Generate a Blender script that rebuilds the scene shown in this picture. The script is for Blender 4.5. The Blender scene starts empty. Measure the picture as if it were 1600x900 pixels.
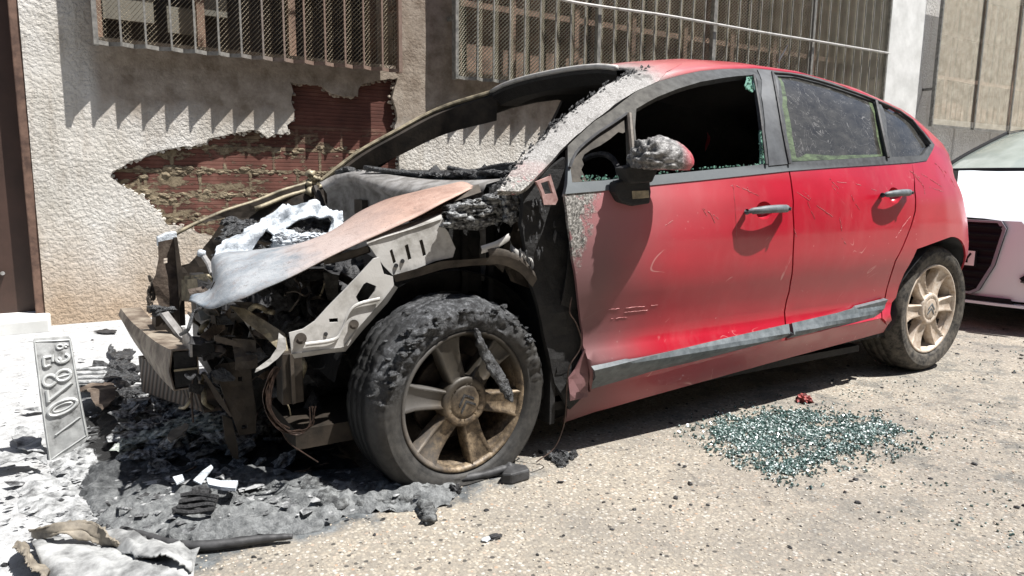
import bpy, math, random
import numpy as np
from mathutils import Vector, Matrix, noise, geometry
random.seed(7)
C = bpy.context.scene.collection
sc = bpy.context.scene
R_ = math.radians

# ---------------- camera ----------------
F_PX = 1117.68
CAM = np.array([-0.993086, -2.665336, 0.933698])
YAW, PIT, ROL = -0.555587, 0.153654, 0.0123725
_F = np.array([-math.sin(YAW)*math.cos(PIT), math.cos(YAW)*math.cos(PIT), -math.sin(PIT)])
_r = np.array([math.cos(YAW), math.sin(YAW), 0.0]); _u = np.cross(_r, _F)
_R = _r*math.cos(ROL)+_u*math.sin(ROL); _U = -_r*math.sin(ROL)+_u*math.cos(ROL)
cd = bpy.data.cameras.new('camera'); cam = bpy.data.objects.new('camera', cd); C.objects.link(cam)
cd.sensor_width = 36; cd.lens = F_PX/1600*36; cd.clip_start = 0.02; cd.clip_end = 400
cam.matrix_world = Matrix(((_R[0], _U[0], -_F[0], CAM[0]), (_R[1], _U[1], -_F[1], CAM[1]), (_R[2], _U[2], -_F[2], CAM[2]), (0, 0, 0, 1)))
sc.camera = cam
# ---------------- light ----------------
SUN = np.array([-.36, .35, -1.0]); SUN /= np.linalg.norm(SUN)      # travel direction of the light
w = bpy.data.worlds.new('World'); sc.world = w; w.use_nodes = True
wn = w.node_tree; bg = wn.nodes['Background']; sky = wn.nodes.new('ShaderNodeTexSky')
sky.sky_type = 'NISHITA'; sky.sun_disc = False
sky.sun_elevation = math.asin(-SUN[2]); sky.sun_rotation = math.atan2(-SUN[0], -SUN[1])
sky.air_density = 1.0; sky.dust_density = 1.5
wn.links.new(sky.outputs[0], bg.inputs[0]); bg.inputs[1].default_value = 0.05
sd = bpy.data.lights.new('sun', 'SUN'); sd.energy = 5.0; sd.angle = R_(.5); sd.color = (1, .975, .94)
so = bpy.data.objects.new('sun', sd); C.objects.link(so)
so.rotation_euler = Vector((-SUN[0], -SUN[1], -SUN[2])).to_track_quat('Z', 'Y').to_euler(); so.location = (0, 0, 20)
sc.view_settings.view_transform = 'Standard'; sc.view_settings.look = 'None'
sc.view_settings.exposure = 1.0; sc.view_settings.gamma = 1
sc.cycles.max_bounces = 8; sc.cycles.transparent_max_bounces = 16

# ---------------- pixel (1600x900) to real surfaces ----------------
def ray(px, py):
    return _F+_R*(px-800)/F_PX-_U*(py-450)/F_PX
def PX(px, py, X=None, Y=None, Z=None):
    d = ray(px, py)
    if Y is not None: t = (Y-CAM[1])/d[1]
    elif Z is not None: t = (Z-CAM[2])/d[2]
    else: t = (X-CAM[0])/d[0]
    return CAM+d*t
def PP(pts, **k): return [PX(*q, **k) for q in pts]

# ---------------- node materials ----------------
def newmat(name):
    m = bpy.data.materials.new(name); m.use_nodes = True
    nt = m.node_tree; return m, nt, nt.nodes['Principled BSDF']
def nd(nt, typ, **kw):
    n = nt.nodes.new(typ)
    for k, v in kw.items():
        if k.startswith('i_'):
            key = k[2:]; n.inputs[int(key) if key.isdigit() else key.replace('_', ' ')].default_value = v
        else: setattr(n, k, v)
    return n
def coords(nt): return nd(nt, 'ShaderNodeNewGeometry').outputs['Position']
def noi(nt, vec, scale, detail=4, rough=.6, dist=0, out=0):
    n = nd(nt, 'ShaderNodeTexNoise'); n.inputs['Scale'].default_value = scale; n.inputs['Detail'].default_value = detail
    n.inputs['Roughness'].default_value = rough; n.inputs['Distortion'].default_value = dist
    nt.links.new(vec, n.inputs['Vector']); return n.outputs[out]
def vor(nt, vec, scale, out='Distance', feature='F1', rnd=1.0):
    n = nd(nt, 'ShaderNodeTexVoronoi', feature=feature); n.inputs['Scale'].default_value = scale
    n.inputs['Randomness'].default_value = rnd
    nt.links.new(vec, n.inputs['Vector']); return n.outputs[out]
def ramp(nt, fac, stops, interp='LINEAR'):
    n = nd(nt, 'ShaderNodeValToRGB'); cr = n.color_ramp; cr.interpolation = interp
    cr.elements[0].position = stops[0][0]; cr.elements[1].position = stops[-1][0]
    for p, c in stops[1:-1]: cr.elements.new(p)
    for e, (p, c) in zip(sorted(cr.elements, key=lambda q: q.position), stops):
        e.color = (*c, 1) if isinstance(c, (tuple, list)) else (c, c, c, 1)
    nt.links.new(fac, n.inputs[0]); return n.outputs[0]
def mth(nt, op, a, b=None, clamp=False):
    n = nd(nt, 'ShaderNodeMath', operation=op, use_clamp=clamp)
    for i, v in enumerate((a, b)):
        if v is None: continue
        if isinstance(v, (int, float)): n.inputs[i].default_value = v
        else: nt.links.new(v, n.inputs[i])
    return n.outputs[0]
def mixc(nt, fac, a, b, mode='MIX'):
    n = nd(nt, 'ShaderNodeMix', data_type='RGBA', blend_type=mode)
    for s, v in ((n.inputs[0], fac), (n.inputs[6], a), (n.inputs[7], b)):
        if isinstance(v, (int, float)): s.default_value = v
        elif isinstance(v, tuple): s.default_value = (*v, 1) if len(v) == 3 else v
        else: nt.links.new(v, s)
    return n.outputs[2]
def sep(nt, vec):
    n = nd(nt, 'ShaderNodeSeparateXYZ'); nt.links.new(vec, n.inputs[0]); return n.outputs
def comb(nt, x, y, z):
    n = nd(nt, 'ShaderNodeCombineXYZ')
    for i, v in enumerate((x, y, z)):
        if isinstance(v, (int, float)): n.inputs[i].default_value = v
        else: nt.links.new(v, n.inputs[i])
    return n.outputs[0]
def scalev(nt, vec, s):
    n = nd(nt, 'ShaderNodeVectorMath', operation='MULTIPLY'); nt.links.new(vec, n.inputs[0]); n.inputs[1].default_value = s; return n.outputs[0]
def mrange(nt, v, a, b, c=0, d=1, smooth=False):
    n = nd(nt, 'ShaderNodeMapRange', clamp=True)
    if smooth: n.interpolation_type = 'SMOOTHSTEP'
    nt.links.new(v, n.inputs[0])
    for i, q in enumerate((a, b, c, d)): n.inputs[i+1].default_value = q
    return n.outputs[0]
def bump(nt, b, h, strength=.5, dist=.01, prev=None):
    n = nd(nt, 'ShaderNodeBump'); n.inputs['Strength'].default_value = strength; n.inputs['Distance'].default_value = dist
    nt.links.new(h, n.inputs['Height'])
    if prev is not None: nt.links.new(prev, n.inputs['Normal'])
    if b is not None: nt.links.new(n.outputs[0], b.inputs['Normal'])
    return n.outputs[0]
def setb(nt, b, col=None, rough=None, metal=None, spec=None, coat=None):
    for k, v in (('Base Color', col), ('Roughness', rough), ('Metallic', metal), ('Specular IOR Level', spec), ('Coat Weight', coat)):
        if v is None: continue
        if isinstance(v, (int, float)): b.inputs[k].default_value = v
        elif isinstance(v, tuple): b.inputs[k].default_value = (*v, 1)
        else: nt.links.new(v, b.inputs[k])

def simple(name, c1, c2, scale=20, rough=.7, metal=0, bs=.4, bd=.004, bscale=None, lo=.35, hi=.65, detail=6, c3=None, spec=None):
    """two or three colours broken up by noise, rough bump"""
    m, nt, b = newmat(name); v = coords(nt)
    f = noi(nt, v, scale, detail, .65)
    col = ramp(nt, f, [(lo, c1), (hi, c2)] if c3 is None else [(lo, c1), ((lo+hi)/2, c2), (hi, c3)])
    setb(nt, b, col, rough, metal, spec)
    if bs: bump(nt, b, noi(nt, v, bscale or scale*3, 6, .7), bs, bd)
    return m

M = {}
M['soot'] = simple('soot', (.004, .004, .0045), (.014, .0135, .013), 25, .75, 0, .6, .006)
M['char'] = simple('char', (.007, .007, .008), (.055, .055, .057), 38, .55, 0, 1, .012, 60, .38, .72)
M['char_shiny'] = simple('char_shiny', (.01, .01, .011), (.11, .115, .12), 50, .38, 0, 1, .012, 90, .42, .75, spec=.7)
M['burnt_steel'] = simple('burnt_steel', (.022, .018, .015), (.12, .10, .08), 14, .6, .35, .4, .003, 60, .3, .75)
M['rusty_steel'] = simple('rusty_steel', (.022, .016, .012), (.085, .062, .046), 14, .7, .2, .7, .004, 60, .32, .72, c3=(.20, .165, .13))
M['tan_steel'] = simple('tan_steel', (.09, .075, .05), (.36, .31, .21), 22, .55, .2, .3, .002, 60, .35, .65)
M['dark_brown_steel'] = simple('dark_brown_steel', (.014, .011, .008), (.055, .042, .031), 12, .6, .3, .4, .003, 60, .35, .7)
M['white_steel'] = simple('white_steel', (.20, .19, .17), (.44, .43, .41), 11, .5, .1, .35, .003, 50, .28, .5)
M['ash_white'] = simple('ash_white', (.16, .18, .20), (.52, .56, .60), 20, .85, 0, .8, .012, 40, .34, .52)
M['aluminium_dirt'] = simple('aluminium_dirt', (.17, .16, .15), (.42, .41, .4), 16, .5, .4, .4, .003, 60)
M['black_rubber'] = simple('black_rubber', (.018, .018, .019), (.06, .06, .062), 22, .6, 0, .3, .002, 80)
M['grey_plastic'] = simple('grey_plastic', (.055, .067, .074), (.13, .15, .16), 26, .55, 0, .25, .002, 60)
M['dark_trim'] = simple('dark_trim', (.035, .037, .04), (.075, .08, .085), 12, .5, 0, .2, .002, 60)
M['copper_wire'] = simple('copper_wire', (.022, .014, .011), (.065, .04, .03), 60, .5, .5, .2, .001)
M['rag_red'] = simple('rag_red', (.05, .01, .01), (.42, .08, .07), 45, .6, 0, .6, .004, 90)

# ---------------- mesh helpers ----------------
def add_obj(name, me, parent=None, mat=None, label=None, cat=None, group=None, kind=None, smooth=False):
    o = bpy.data.objects.new(name, me); C.objects.link(o)
    if mat is not None:
        me.materials.clear(); me.materials.append(M[mat] if isinstance(mat, str) else mat)
    if smooth:
        for p in me.polygons: p.use_smooth = True
    if parent is not None: o.parent = parent
    if label: o['label'] = label
    if cat: o['category'] = cat
    if group: o['group'] = group
    if kind: o['kind'] = kind
    return o
def empty(name, loc, label, cat, group=None):
    o = bpy.data.objects.new(name, None); C.objects.link(o); o.empty_display_size = .1
    o['label'] = label; o['category'] = cat
    if group: o['group'] = group
    return o                # kept at the origin so that parts keep world coordinates
ICO = {}
class MB:
    def __init__(s): s.v = []; s.f = []
    def add(s, vs, fs):
        n = len(s.v); s.v += [tuple(float(c) for c in v) for v in vs]; s.f += [tuple(i+n for i in f) for f in fs]; return s
    def box(s, c, size, rot=None):
        hx, hy, hz = (q/2 for q in size)
        vs = [Vector((x, y, z)) for x in (-hx, hx) for y in (-hy, hy) for z in (-hz, hz)]
        if rot is not None: vs = [rot @ v for v in vs]
        c = Vector(tuple(float(q) for q in c)); vs = [v+c for v in vs]
        return s.add(vs, [(0, 1, 3, 2), (4, 6, 7, 5), (0, 4, 5, 1), (2, 3, 7, 6), (0, 2, 6, 4), (1, 5, 7, 3)])
    def bar(s, a, b, wd, th, up=(0, 0, 1)):
        a = Vector(tuple(map(float, a))); b = Vector(tuple(map(float, b))); d = (b-a); L = d.length; d.normalize()
        u = Vector(up); x = d.cross(u)
        if x.length < 1e-4: x = d.cross(Vector((0, 1, 0)))
        x.normalize(); y = x.cross(d)
        return s.box((a+b)/2, (wd, L, th), Matrix((x, d, y)).transposed())
    def tube(s, pts, r, n=8, cap=True):
        pts = [Vector(tuple(map(float, p))) for p in pts]; k = len(pts)
        rs = r if isinstance(r, (list, tuple)) else [r]*k
        vs = []; prev = None
        for i, p in enumerate(pts):
            d = (pts[min(i+1, k-1)]-pts[max(i-1, 0)])
            if d.length < 1e-9: d = Vector((0, 0, 1))
            d.normalize()
            if prev is None: a = d.cross(Vector((0, 0, 1)) if abs(d.z) < .9 else Vector((1, 0, 0)))
            else: a = prev-d*prev.dot(d)
            a.normalize(); prev = a; b = d.cross(a)
            for j in range(n):
                t = 2*math.pi*j/n; vs.append(p+(a*math.cos(t)+b*math.sin(t))*rs[i])
        fs = [(i*n+j, i*n+(j+1) % n, (i+1)*n+(j+1) % n, (i+1)*n+j) for i in range(k-1) for j in range(n)]
        if cap: fs += [tuple(range(n))[::-1], tuple((k-1)*n+j for j in range(n))]
        return s.add(vs, fs)
    def poly(s, pts, off):            # polygon prism: pts 3D, off = extrusion vector
        n = len(pts); pts = [np.array(p, float) for p in pts]; off = np.array(off, float)
        return s.add(pts+[p+off for p in pts], [tuple(range(n)), tuple(range(2*n-1, n-1, -1))]+[(i, i+n, (i+1) % n+n, (i+1) % n) for i in range(n)])
    def loft(s, rows, closed=False):
        n = len(rows[0]); vs = [p for r in rows for p in r]; fs = []
        for i in range(len(rows)-1):
            for j in range(n if closed else n-1):
                fs.append((i*n+j, i*n+(j+1) % n, (i+1)*n+(j+1) % n, (i+1)*n+j))
        return s.add(vs, fs)
    def blob(s, c, r, seed=0, amp=.4, sub=2, freq=2.0, sq=(1, 1, 1), rot=None):
        if sub not in ICO:
            import bmesh
            bm = bmesh.new(); bmesh.ops.create_icosphere(bm, subdivisions=max(sub, 1) if sub else 1, radius=1)
            ICO[sub] = ([v.co.normalized() for v in bm.verts], [tuple(v.index for v in f.verts) for f in bm.faces]); bm.free()
        vs = []
        for q in ICO[sub][0]:
            k = 1+amp*noise.noise(q*freq+Vector((seed*3.1, seed*1.7, seed)))+amp*.5*noise.noise(q*freq*2.6+Vector((seed, seed*2.3, 0)))
            p = Vector((q.x*sq[0], q.y*sq[1], q.z*sq[2]))*k*r
            if rot is not None: p = rot @ p
            vs.append(p+Vector(tuple(map(float, c))))
        s.add(vs, ICO[sub][1]); return s
    def me(s, name='mesh'):
        m = bpy.data.meshes.new(name); m.from_pydata(s.v, [], s.f); m.update(); return m
    def build(s, name, mat, parent=None, smooth=False, bevel=0, **k):
        o = add_obj(name, s.me(name), parent, mat, smooth=smooth, **k)
        if bevel:
            md = o.modifiers.new('bevel', 'BEVEL'); md.width = bevel; md.segments = 2; md.limit_method = 'ANGLE'; md.angle_limit = R_(35)
        return o
def dens(pts, step, closed=True):
    out = []; n = len(pts)
    for i in range(n if closed else n-1):
        a = np.array(pts[i], float); b = np.array(pts[(i+1) % n], float)
        k = max(1, int(np.linalg.norm(b-a)/step))
        out += [tuple(a+(b-a)*j/k) for j in range(k)]
    if not closed: out.append(tuple(pts[-1]))
    return out
def smooth_curve(pts, n=40):
    """Catmull-Rom resample of 2D or 3D points"""
    P = [np.array(p, float) for p in pts]; P = [2*P[0]-P[1]]+P+[2*P[-1]-P[-2]]
    seg = len(P)-3; out = []
    for i in range(n+1):
        t = i/n*seg; k = min(int(t), seg-1); t -= k
        a, b, c, d = P[k:k+4]
        out.append(.5*((2*b)+(-a+c)*t+(2*a-5*b+4*c-d)*t*t+(-a+3*b-3*c+d)*t**3))
    return out
def inside(p, poly):
    x, y = p; c = False; n = len(poly); j = n-1
    for i in range(n):
        xi, yi = poly[i][:2]; xj, yj = poly[j][:2]
        if (yi > y) != (yj > y) and x < (xj-xi)*(y-yi)/(yj-yi)+xi: c = not c
        j = i
    return c
def fill2d(outline, holes=(), step=.03):
    """triangulate a 2D region with interior points -> (verts2d, tris)"""
    loops = [dens(outline, step)]+[dens(h, step) for h in holes]
    vs = []; es = []
    for L in loops:
        n0 = len(vs); vs += L; es += [(n0+i, n0+(i+1) % len(L)) for i in range(len(L))]
    bd = np.array(vs)
    x0, y0 = bd.min(0); x1, y1 = bd.max(0)
    gx = int((x1-x0)/step)+1; gy = int((y1-y0)/step)+1
    for i in range(gx+1):
        for j in range(gy+1):
            p = (x0+(i+(.5 if j % 2 else 0))*step, y0+j*step*.87*1.0)
            if p[1] > y1+step: continue
            if not inside(p, loops[0]) or any(inside(p, h) for h in loops[1:]): continue
            if ((bd-np.array(p))**2).sum(1).min() < (step*.5)**2: continue
            vs.append(p)
    r = geometry.delaunay_2d_cdt([Vector(v[:2]) for v in vs], es, [], 1, 1e-6)
    V = [tuple(v) for v in r[0]]; T = []
    for f in r[2]:
        cxy = tuple(np.mean([V[i] for i in f], axis=0))
        if inside(cxy, loops[0]) and not any(inside(cxy, h) for h in loops[1:]): T.append(tuple(f))
    return V, T
def sheet(name, outline, fn, mat, parent=None, holes=(), step=.03, thick=.002, smooth=True, bevel=0, off=-1, **k):
    V, T = fill2d(outline, holes, step)
    P = [fn(*v) for v in V]
    me = bpy.data.meshes.new(name); me.from_pydata([tuple(map(float, p)) for p in P], [], T); me.update()
    o = add_obj(name, me, parent, mat, smooth=smooth, **k)
    if thick:
        md = o.modifiers.new('solidify', 'SOLIDIFY'); md.thickness = thick; md.offset = off; md.use_even_offset = False
        if smooth: md = o.modifiers.new('edges', 'EDGE_SPLIT'); md.split_angle = R_(50)
    return o
def nz(p, f, s=0): return noise.noise(Vector((float(p[0])*f+s, float(p[1])*f+s*1.7, float(p[2] if len(p) > 2 else 0)*f-s)))
def plate_px(name, pts, Y, mat, parent, holes=(), step=.03, thick=.004, crump=0, cf=6, tilt=0, tiltx=0, smooth=False, seed=0, **k):
    """flat or crumpled metal sheet on the vertical plane y=Y (+tilts), outline given by photo pixels"""
    o2 = [tuple(PX(*q, Y=Y)[[0, 2]]) for q in pts]; h2 = [[tuple(PX(*q, Y=Y)[[0, 2]]) for q in h] for h in holes]
    cx, cz = np.mean([q[0] for q in o2]), np.mean([q[1] for q in o2])
    def fn(x, z):
        y = Y+tilt*(z-cz)+tiltx*(x-cx)+crump*noise.noise(Vector((x*cf+seed, z*cf, seed*2.0)))+crump*.4*noise.noise(Vector((x*cf*3+seed, z*cf*3, seed)))
        return (x, y, z)
    return sheet(name, o2, fn, mat, parent, h2, step, thick, smooth, **k)
# ======================= GROUND =======================
def ground_mat():
    m, nt, b = newmat('road_surface'); v = coords(nt); X, Y, Z = sep(nt, v)
    n = nd(nt, 'ShaderNodeTexVoronoi'); n.inputs['Scale'].default_value = 100; nt.links.new(v, n.inputs['Vector'])
    cell = sep(nt, n.outputs['Color'])[0]; dist = n.outputs['Distance']
    peb = ramp(nt, cell, [(0, (.11, .095, .08)), (.15, (.27, .23, .18)), (.55, (.37, .32, .25)), (.8, (.46, .41, .33)), (.93, (.58, .56, .51)), (1, (.42, .25, .14))])
    cem = ramp(nt, noi(nt, v, 60, 5, .7), [(.3, (.17, .15, .125)), (.7, (.35, .31, .25))])
    edge = mrange(nt, dist, .35, .62)
    asp = mixc(nt, edge, peb, cem)
    big = mrange(nt, noi(nt, v, 1.6, 5, .6), .35, .68)
    asp = mixc(nt, .18, asp, (.33, .31, .27))
    asp = mixc(nt, mth(nt, 'MULTIPLY', big, .55), asp, (.15, .142, .13))
    cw_ = mrange(nt, vor(nt, mixc(nt, .25, v, nd_noise_col(nt, v, 3)), 1.1, 'Distance', 'DISTANCE_TO_EDGE'), 0, .006, 1, 0)
    asp = mixc(nt, mth(nt, 'MULTIPLY', mth(nt, 'MULTIPLY', cw_, .55), mrange(nt, noi(nt, v, 2.3), .5, .56)), asp, (.07, .065, .06))
    oil = mrange(nt, noi(nt, v, 3.1, 5, .62), .60, .72)
    asp = mixc(nt, mth(nt, 'MULTIPLY', oil, .45), asp, (.11, .105, .10))
    # small dark char crumbs
    n2 = nd(nt, 'ShaderNodeTexVoronoi'); n2.inputs['Scale'].default_value = 42; nt.links.new(v, n2.inputs['Vector'])
    crumb = mth(nt, 'MULTIPLY', mrange(nt, n2.outputs['Distance'], .30, .22), mth(nt, 'GREATER_THAN', sep(nt, n2.outputs['Color'])[1], .80))
    asp = mixc(nt, mth(nt, 'MULTIPLY', crumb, .8), asp, (.03, .03, .03))
    # sooty scatter around the broken glass
    gl = mth(nt, 'MULTIPLY', mrange(nt, X, .3, 1.2), mrange(nt, noi(nt, v, 5.5, 6, .75), .50, .60))
    asp = mixc(nt, mth(nt, 'MULTIPLY', gl, .55), asp, (.075, .082, .082))
    # ash + soot around the burnt front, shadow of the nose painted in
    nn = noi(nt, v, 3.2, 6, .65); nn2 = noi(nt, v, 11, 6, .7)
    yy = mth(nt, 'ADD', Y, mth(nt, 'MULTIPLY', mth(nt, 'SUBTRACT', nn, .5), .5))
    yy = mth(nt, 'ADD', yy, mth(nt, 'MULTIPLY', mth(nt, 'SUBTRACT', nn2, .5), .16))
    xx = mth(nt, 'ADD', X, mth(nt, 'MULTIPLY', mth(nt, 'SUBTRACT', nn, .5), .6))
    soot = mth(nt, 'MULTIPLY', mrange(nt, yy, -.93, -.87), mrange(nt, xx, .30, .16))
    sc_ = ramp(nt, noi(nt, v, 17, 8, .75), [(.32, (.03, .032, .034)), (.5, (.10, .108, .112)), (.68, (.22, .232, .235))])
    ash = ramp(nt, noi(nt, v, 14, 8, .8), [(.28, (.10, .10, .10)), (.38, (.28, .28, .28)), (.52, (.41, .415, .415)), (.8, (.52, .53, .53))])
    ashm = mrange(nt, mth(nt, 'ADD', xx, mth(nt, 'MULTIPLY', Y, -.10)), -.82, -1.0)
    far = mrange(nt, yy, .35, .75)
    ashm = mth(nt, 'MAXIMUM', ashm, far)
    under = mth(nt, 'MULTIPLY', mth(nt, 'MULTIPLY', mrange(nt, yy, -.50, -.38), mrange(nt, yy, .75, .5)), mrange(nt, xx, -1.10, -.98))  # cast shadow of the nose, painted near-black into the ground colour
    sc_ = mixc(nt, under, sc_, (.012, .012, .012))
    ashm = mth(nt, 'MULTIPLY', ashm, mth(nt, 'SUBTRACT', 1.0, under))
    fire = mixc(nt, ashm, sc_, ash)
    ck = mrange(nt, vor(nt, mixc(nt, .12, v, nd_noise_col(nt, v, 9)), 7, 'Distance', 'DISTANCE_TO_EDGE'), .0, .035, 1, 0)
    fire = mixc(nt, mth(nt, 'MULTIPLY', mth(nt, 'MULTIPLY', ck, .6), mrange(nt, nn2, .50, .62)), fire, (.045, .045, .045))
    fire = mixc(nt, mth(nt, 'MULTIPLY', mrange(nt, noi(nt, v, 38, 6, .8), .58, .64), .6), fire, (.10, .10, .10))
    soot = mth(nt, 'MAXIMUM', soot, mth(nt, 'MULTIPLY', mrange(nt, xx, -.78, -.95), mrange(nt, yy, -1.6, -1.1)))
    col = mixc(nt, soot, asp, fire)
    setb(nt, b, col, .85, 0, .3)
    h1 = bump(nt, None, mth(nt, 'SUBTRACT', 1.0, dist), .45, .004)
    bump(nt, b, noi(nt, v, 26, 8, .75), .8, .012, h1)
    return m
def nd_noise_col(nt, v, s):
    n = nd(nt, 'ShaderNodeTexNoise'); n.inputs['Scale'].default_value = s; nt.links.new(v, n.inputs['Vector']); return n.outputs['Color']
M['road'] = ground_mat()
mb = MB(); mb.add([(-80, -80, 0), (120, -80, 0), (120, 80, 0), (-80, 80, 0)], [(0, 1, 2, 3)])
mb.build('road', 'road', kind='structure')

# ======================= BUILDING WALL =======================
YW = 2.5
def plaster_mat():
    m, nt, b = newmat('rough_plaster'); v = coords(nt); X, Y, Z = sep(nt, v)
    f = noi(nt, v, 2.2, 6, .65)
    col = ramp(nt, f, [(.25, (.34, .315, .27)), (.5, (.52, .495, .45)), (.75, (.63, .615, .585))])
    # damp brown foot of the wall and grime under the windows
    foot = mth(nt, 'MULTIPLY', mrange(nt, mth(nt, 'ADD', Z, mth(nt, 'MULTIPLY', f, .5)), .95, .30), .8)
    col = mixc(nt, foot, col, (.37, .265, .175))
    soot = mth(nt, 'MULTIPLY', mrange(nt, mth(nt, 'ADD', Z, mth(nt, 'MULTIPLY', noi(nt, scalev(nt, v, (3, 1, .7)), 2.4, 6, .7), .9)), 1.55, 2.1), mrange(nt, X, -.95, -.6))
    col = mixc(nt, mth(nt, 'MULTIPLY', soot, .75), col, (.17, .135, .11))
    grime = mth(nt, 'MULTIPLY', mrange(nt, mth(nt, 'ADD', Z, mth(nt, 'MULTIPLY', noi(nt, v, 5, 6, .7), .35)), 1.42, 1.56), mth(nt, 'MULTIPLY', mrange(nt, X, -.83, -.76), mrange(nt, X, 7.6, 7.2)))
    col = mixc(nt, mth(nt, 'MULTIPLY', grime, .8), col, ramp(nt, noi(nt, v, 9, 6, .7), [(.35, (.14, .105, .075)), (.65, (.34, .29, .235))]))
    rightside = mrange(nt, X, 4.0, 7.0)
    col = mixc(nt, mth(nt, 'MULTIPLY', rightside, .5), col, (.66, .67, .66))
    sp = mrange(nt, noi(nt, v, 30, 6, .75), .62, .72)
    col = mixc(nt, mth(nt, 'MULTIPLY', sp, .6), col, (.20, .17, .13))
    streak = mrange(nt, noi(nt, scalev(nt, v, (9, 1, .8)), 1.6, 6, .7), .52, .75)
    col = mixc(nt, mth(nt, 'MULTIPLY', streak, .5), col, (.27, .22, .17))
    setb(nt, b, col, .9, 0, .2)
    sm = mrange(nt, noi(nt, v, 1.3, 2, .5), .42, .6)      # patches of smoother render
    pit = mrange(nt, noi(nt, v, 40, 5, .6, .1), .34, .60, smooth=True)
    h = mth(nt, 'ADD', mth(nt, 'MULTIPLY', pit, .8), mth(nt, 'MULTIPLY', noi(nt, v, 55, 3, .5), .5))
    h = mth(nt, 'MULTIPLY', h, mrange(nt, noi(nt, scalev(nt, v, (1, 1, 1.6)), 1.5, 3, .5), .36, .5, .35, 1))
    h = mth(nt, 'MULTIPLY', h, mrange(nt, grime, 0, 1, 1, .22))
    bump(nt, b, h, .65, .016)
    return m
M['plaster'] = plaster_mat()
def brick_mat():
    m, nt, b = newmat('grooved_brick'); v = coords(nt); X, Y, Z = sep(nt, v)
    # running bond 0.30 x 0.155, grooves every 26 mm
    row = mth(nt, 'FLOOR', mth(nt, 'DIVIDE', Z, .158))
    fz = mth(nt, 'FRACT', mth(nt, 'DIVIDE', Z, .158))
    xo = mth(nt, 'ADD', mth(nt, 'DIVIDE', X, .325), mth(nt, 'MULTIPLY', mth(nt, 'MODULO', row, 2), .5))
    fx = mth(nt, 'FRACT', mth(nt, 'ADD', xo, 20.2))
    dz = mth(nt, 'ABSOLUTE', mth(nt, 'SUBTRACT', fz, .5)); dx = mth(nt, 'ABSOLUTE', mth(nt, 'SUBTRACT', fx, .5))
    n1 = noi(nt, v, 14, 6, .7); n2 = noi(nt, v, 5, 5, .6)
    joint = mth(nt, 'MAXIMUM', mrange(nt, mth(nt, 'ADD', dz, mth(nt, 'MULTIPLY', n1, .16)), .49, .52), mrange(nt, mth(nt, 'ADD', dx, mth(nt, 'MULTIPLY', n1, .10)), .51, .53))
    smear = mth(nt, 'MULTIPLY', mrange(nt, mth(nt, 'ADD', noi(nt, scalev(nt, v, (.7, 1, 1.8)), 7, 7, .72), mth(nt, 'MULTIPLY', mrange(nt, X, .9, -.4), .07)), .56, .60), mrange(nt, Z, 1.30, 1.10))
    mort = mth(nt, 'MAXIMUM', mth(nt, 'MULTIPLY', mth(nt, 'MULTIPLY', joint, mrange(nt, n1, .36, .5)), mrange(nt, Z, 1.30, 1.05)), smear)
    grv = mth(nt, 'PINGPONG', mth(nt, 'MULTIPLY', mth(nt, 'SUBTRACT', fz, .08), 6.0), .5)
    groove = mrange(nt, grv, .10, .17)
    red = ramp(nt, n2, [(.3, (.075, .034, .026)), (.55, (.13, .055, .042)), (.75, (.20, .10, .078))])
    red = mixc(nt, mth(nt, 'MULTIPLY', mrange(nt, Z, 1.0, 1.3), .35), red, (.075, .028, .022))
    mc = ramp(nt, noi(nt, v, 22, 7, .75), [(.3, (.11, .085, .055)), (.7, (.30, .245, .165))])
    setb(nt, b, mixc(nt, mort, red, mc), .88, 0, .2)
    hg = mth(nt, 'MULTIPLY', groove, mth(nt, 'SUBTRACT', 1.0, mort))
    h = mth(nt, 'ADD', mth(nt, 'MULTIPLY', hg, .6), mth(nt, 'MULTIPLY', mort, mth(nt, 'ADD', .5, noi(nt, v, 30, 8, .75))))
    bump(nt, b, h, 1.0, .022)
    return m
M['brick'] = brick_mat()
M['mortar'] = simple('mortar_lump', (.11, .085, .055), (.30, .245, .165), 22, .95, 0, 1, .02, 40)
M['pilaster_render'] = simple('pilaster_render', (.26, .25, .225), (.52, .52, .49), 7, .88, 0, .5, .006, 40, .3, .5)
M['door_paint'] = simple('door_paint', (.035, .018, .012), (.055, .028, .02), 6, .55, 0, .15, .002)
M['door_frame'] = simple('door_frame_rust', (.06, .032, .022), (.17, .10, .07), 18, .7, 0, .3, .003)
M['smooth_render'] = simple('smooth_render', (.50, .50, .48), (.64, .64, .62), 5, .85, 0, .3, .003)
M['grille_paint'] = simple('grille_paint', (.10, .10, .09), (.27, .26, .235), 30, .6, .3, .3, .002)
def rust_right():
    m, nt, b = newmat('grille_rust'); v = coords(nt); X, Y, Z = sep(nt, v)
    a = ramp(nt, noi(nt, v, 30, 6, .7), [(.35, (.12, .115, .105)), (.65, (.25, .24, .22))])
    r = ramp(nt, noi(nt, v, 40, 6, .7), [(.3, (.12, .065, .042)), (.7, (.24, .155, .115))])
    f = mrange(nt, mth(nt, 'ADD', X, mth(nt, 'MULTIPLY', noi(nt, v, 6), .4)), .2, .6)
    setb(nt, b, mixc(nt, mth(nt, 'MULTIPLY', f, .8), a, r), .7, .2); return m
M['grille_rust'] = rust_right()
M['mesh_a'] = simple('expanded_metal', (.24, .20, .14), (.46, .41, .32), 9, .6, .2, 0)
M['mesh_b'] = simple('expanded_metal_green', (.40, .38, .30), (.62, .59, .50), 9, .6, .2, 0)
M['mesh_c'] = simple('expanded_metal_tan', (.40, .36, .27), (.62, .57, .46), 9, .6, .2, 0)
M['interior_dark'] = simple('interior_dark', (.012, .011, .010), (.04, .034, .03), 3, .8, 0, 0)
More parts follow.
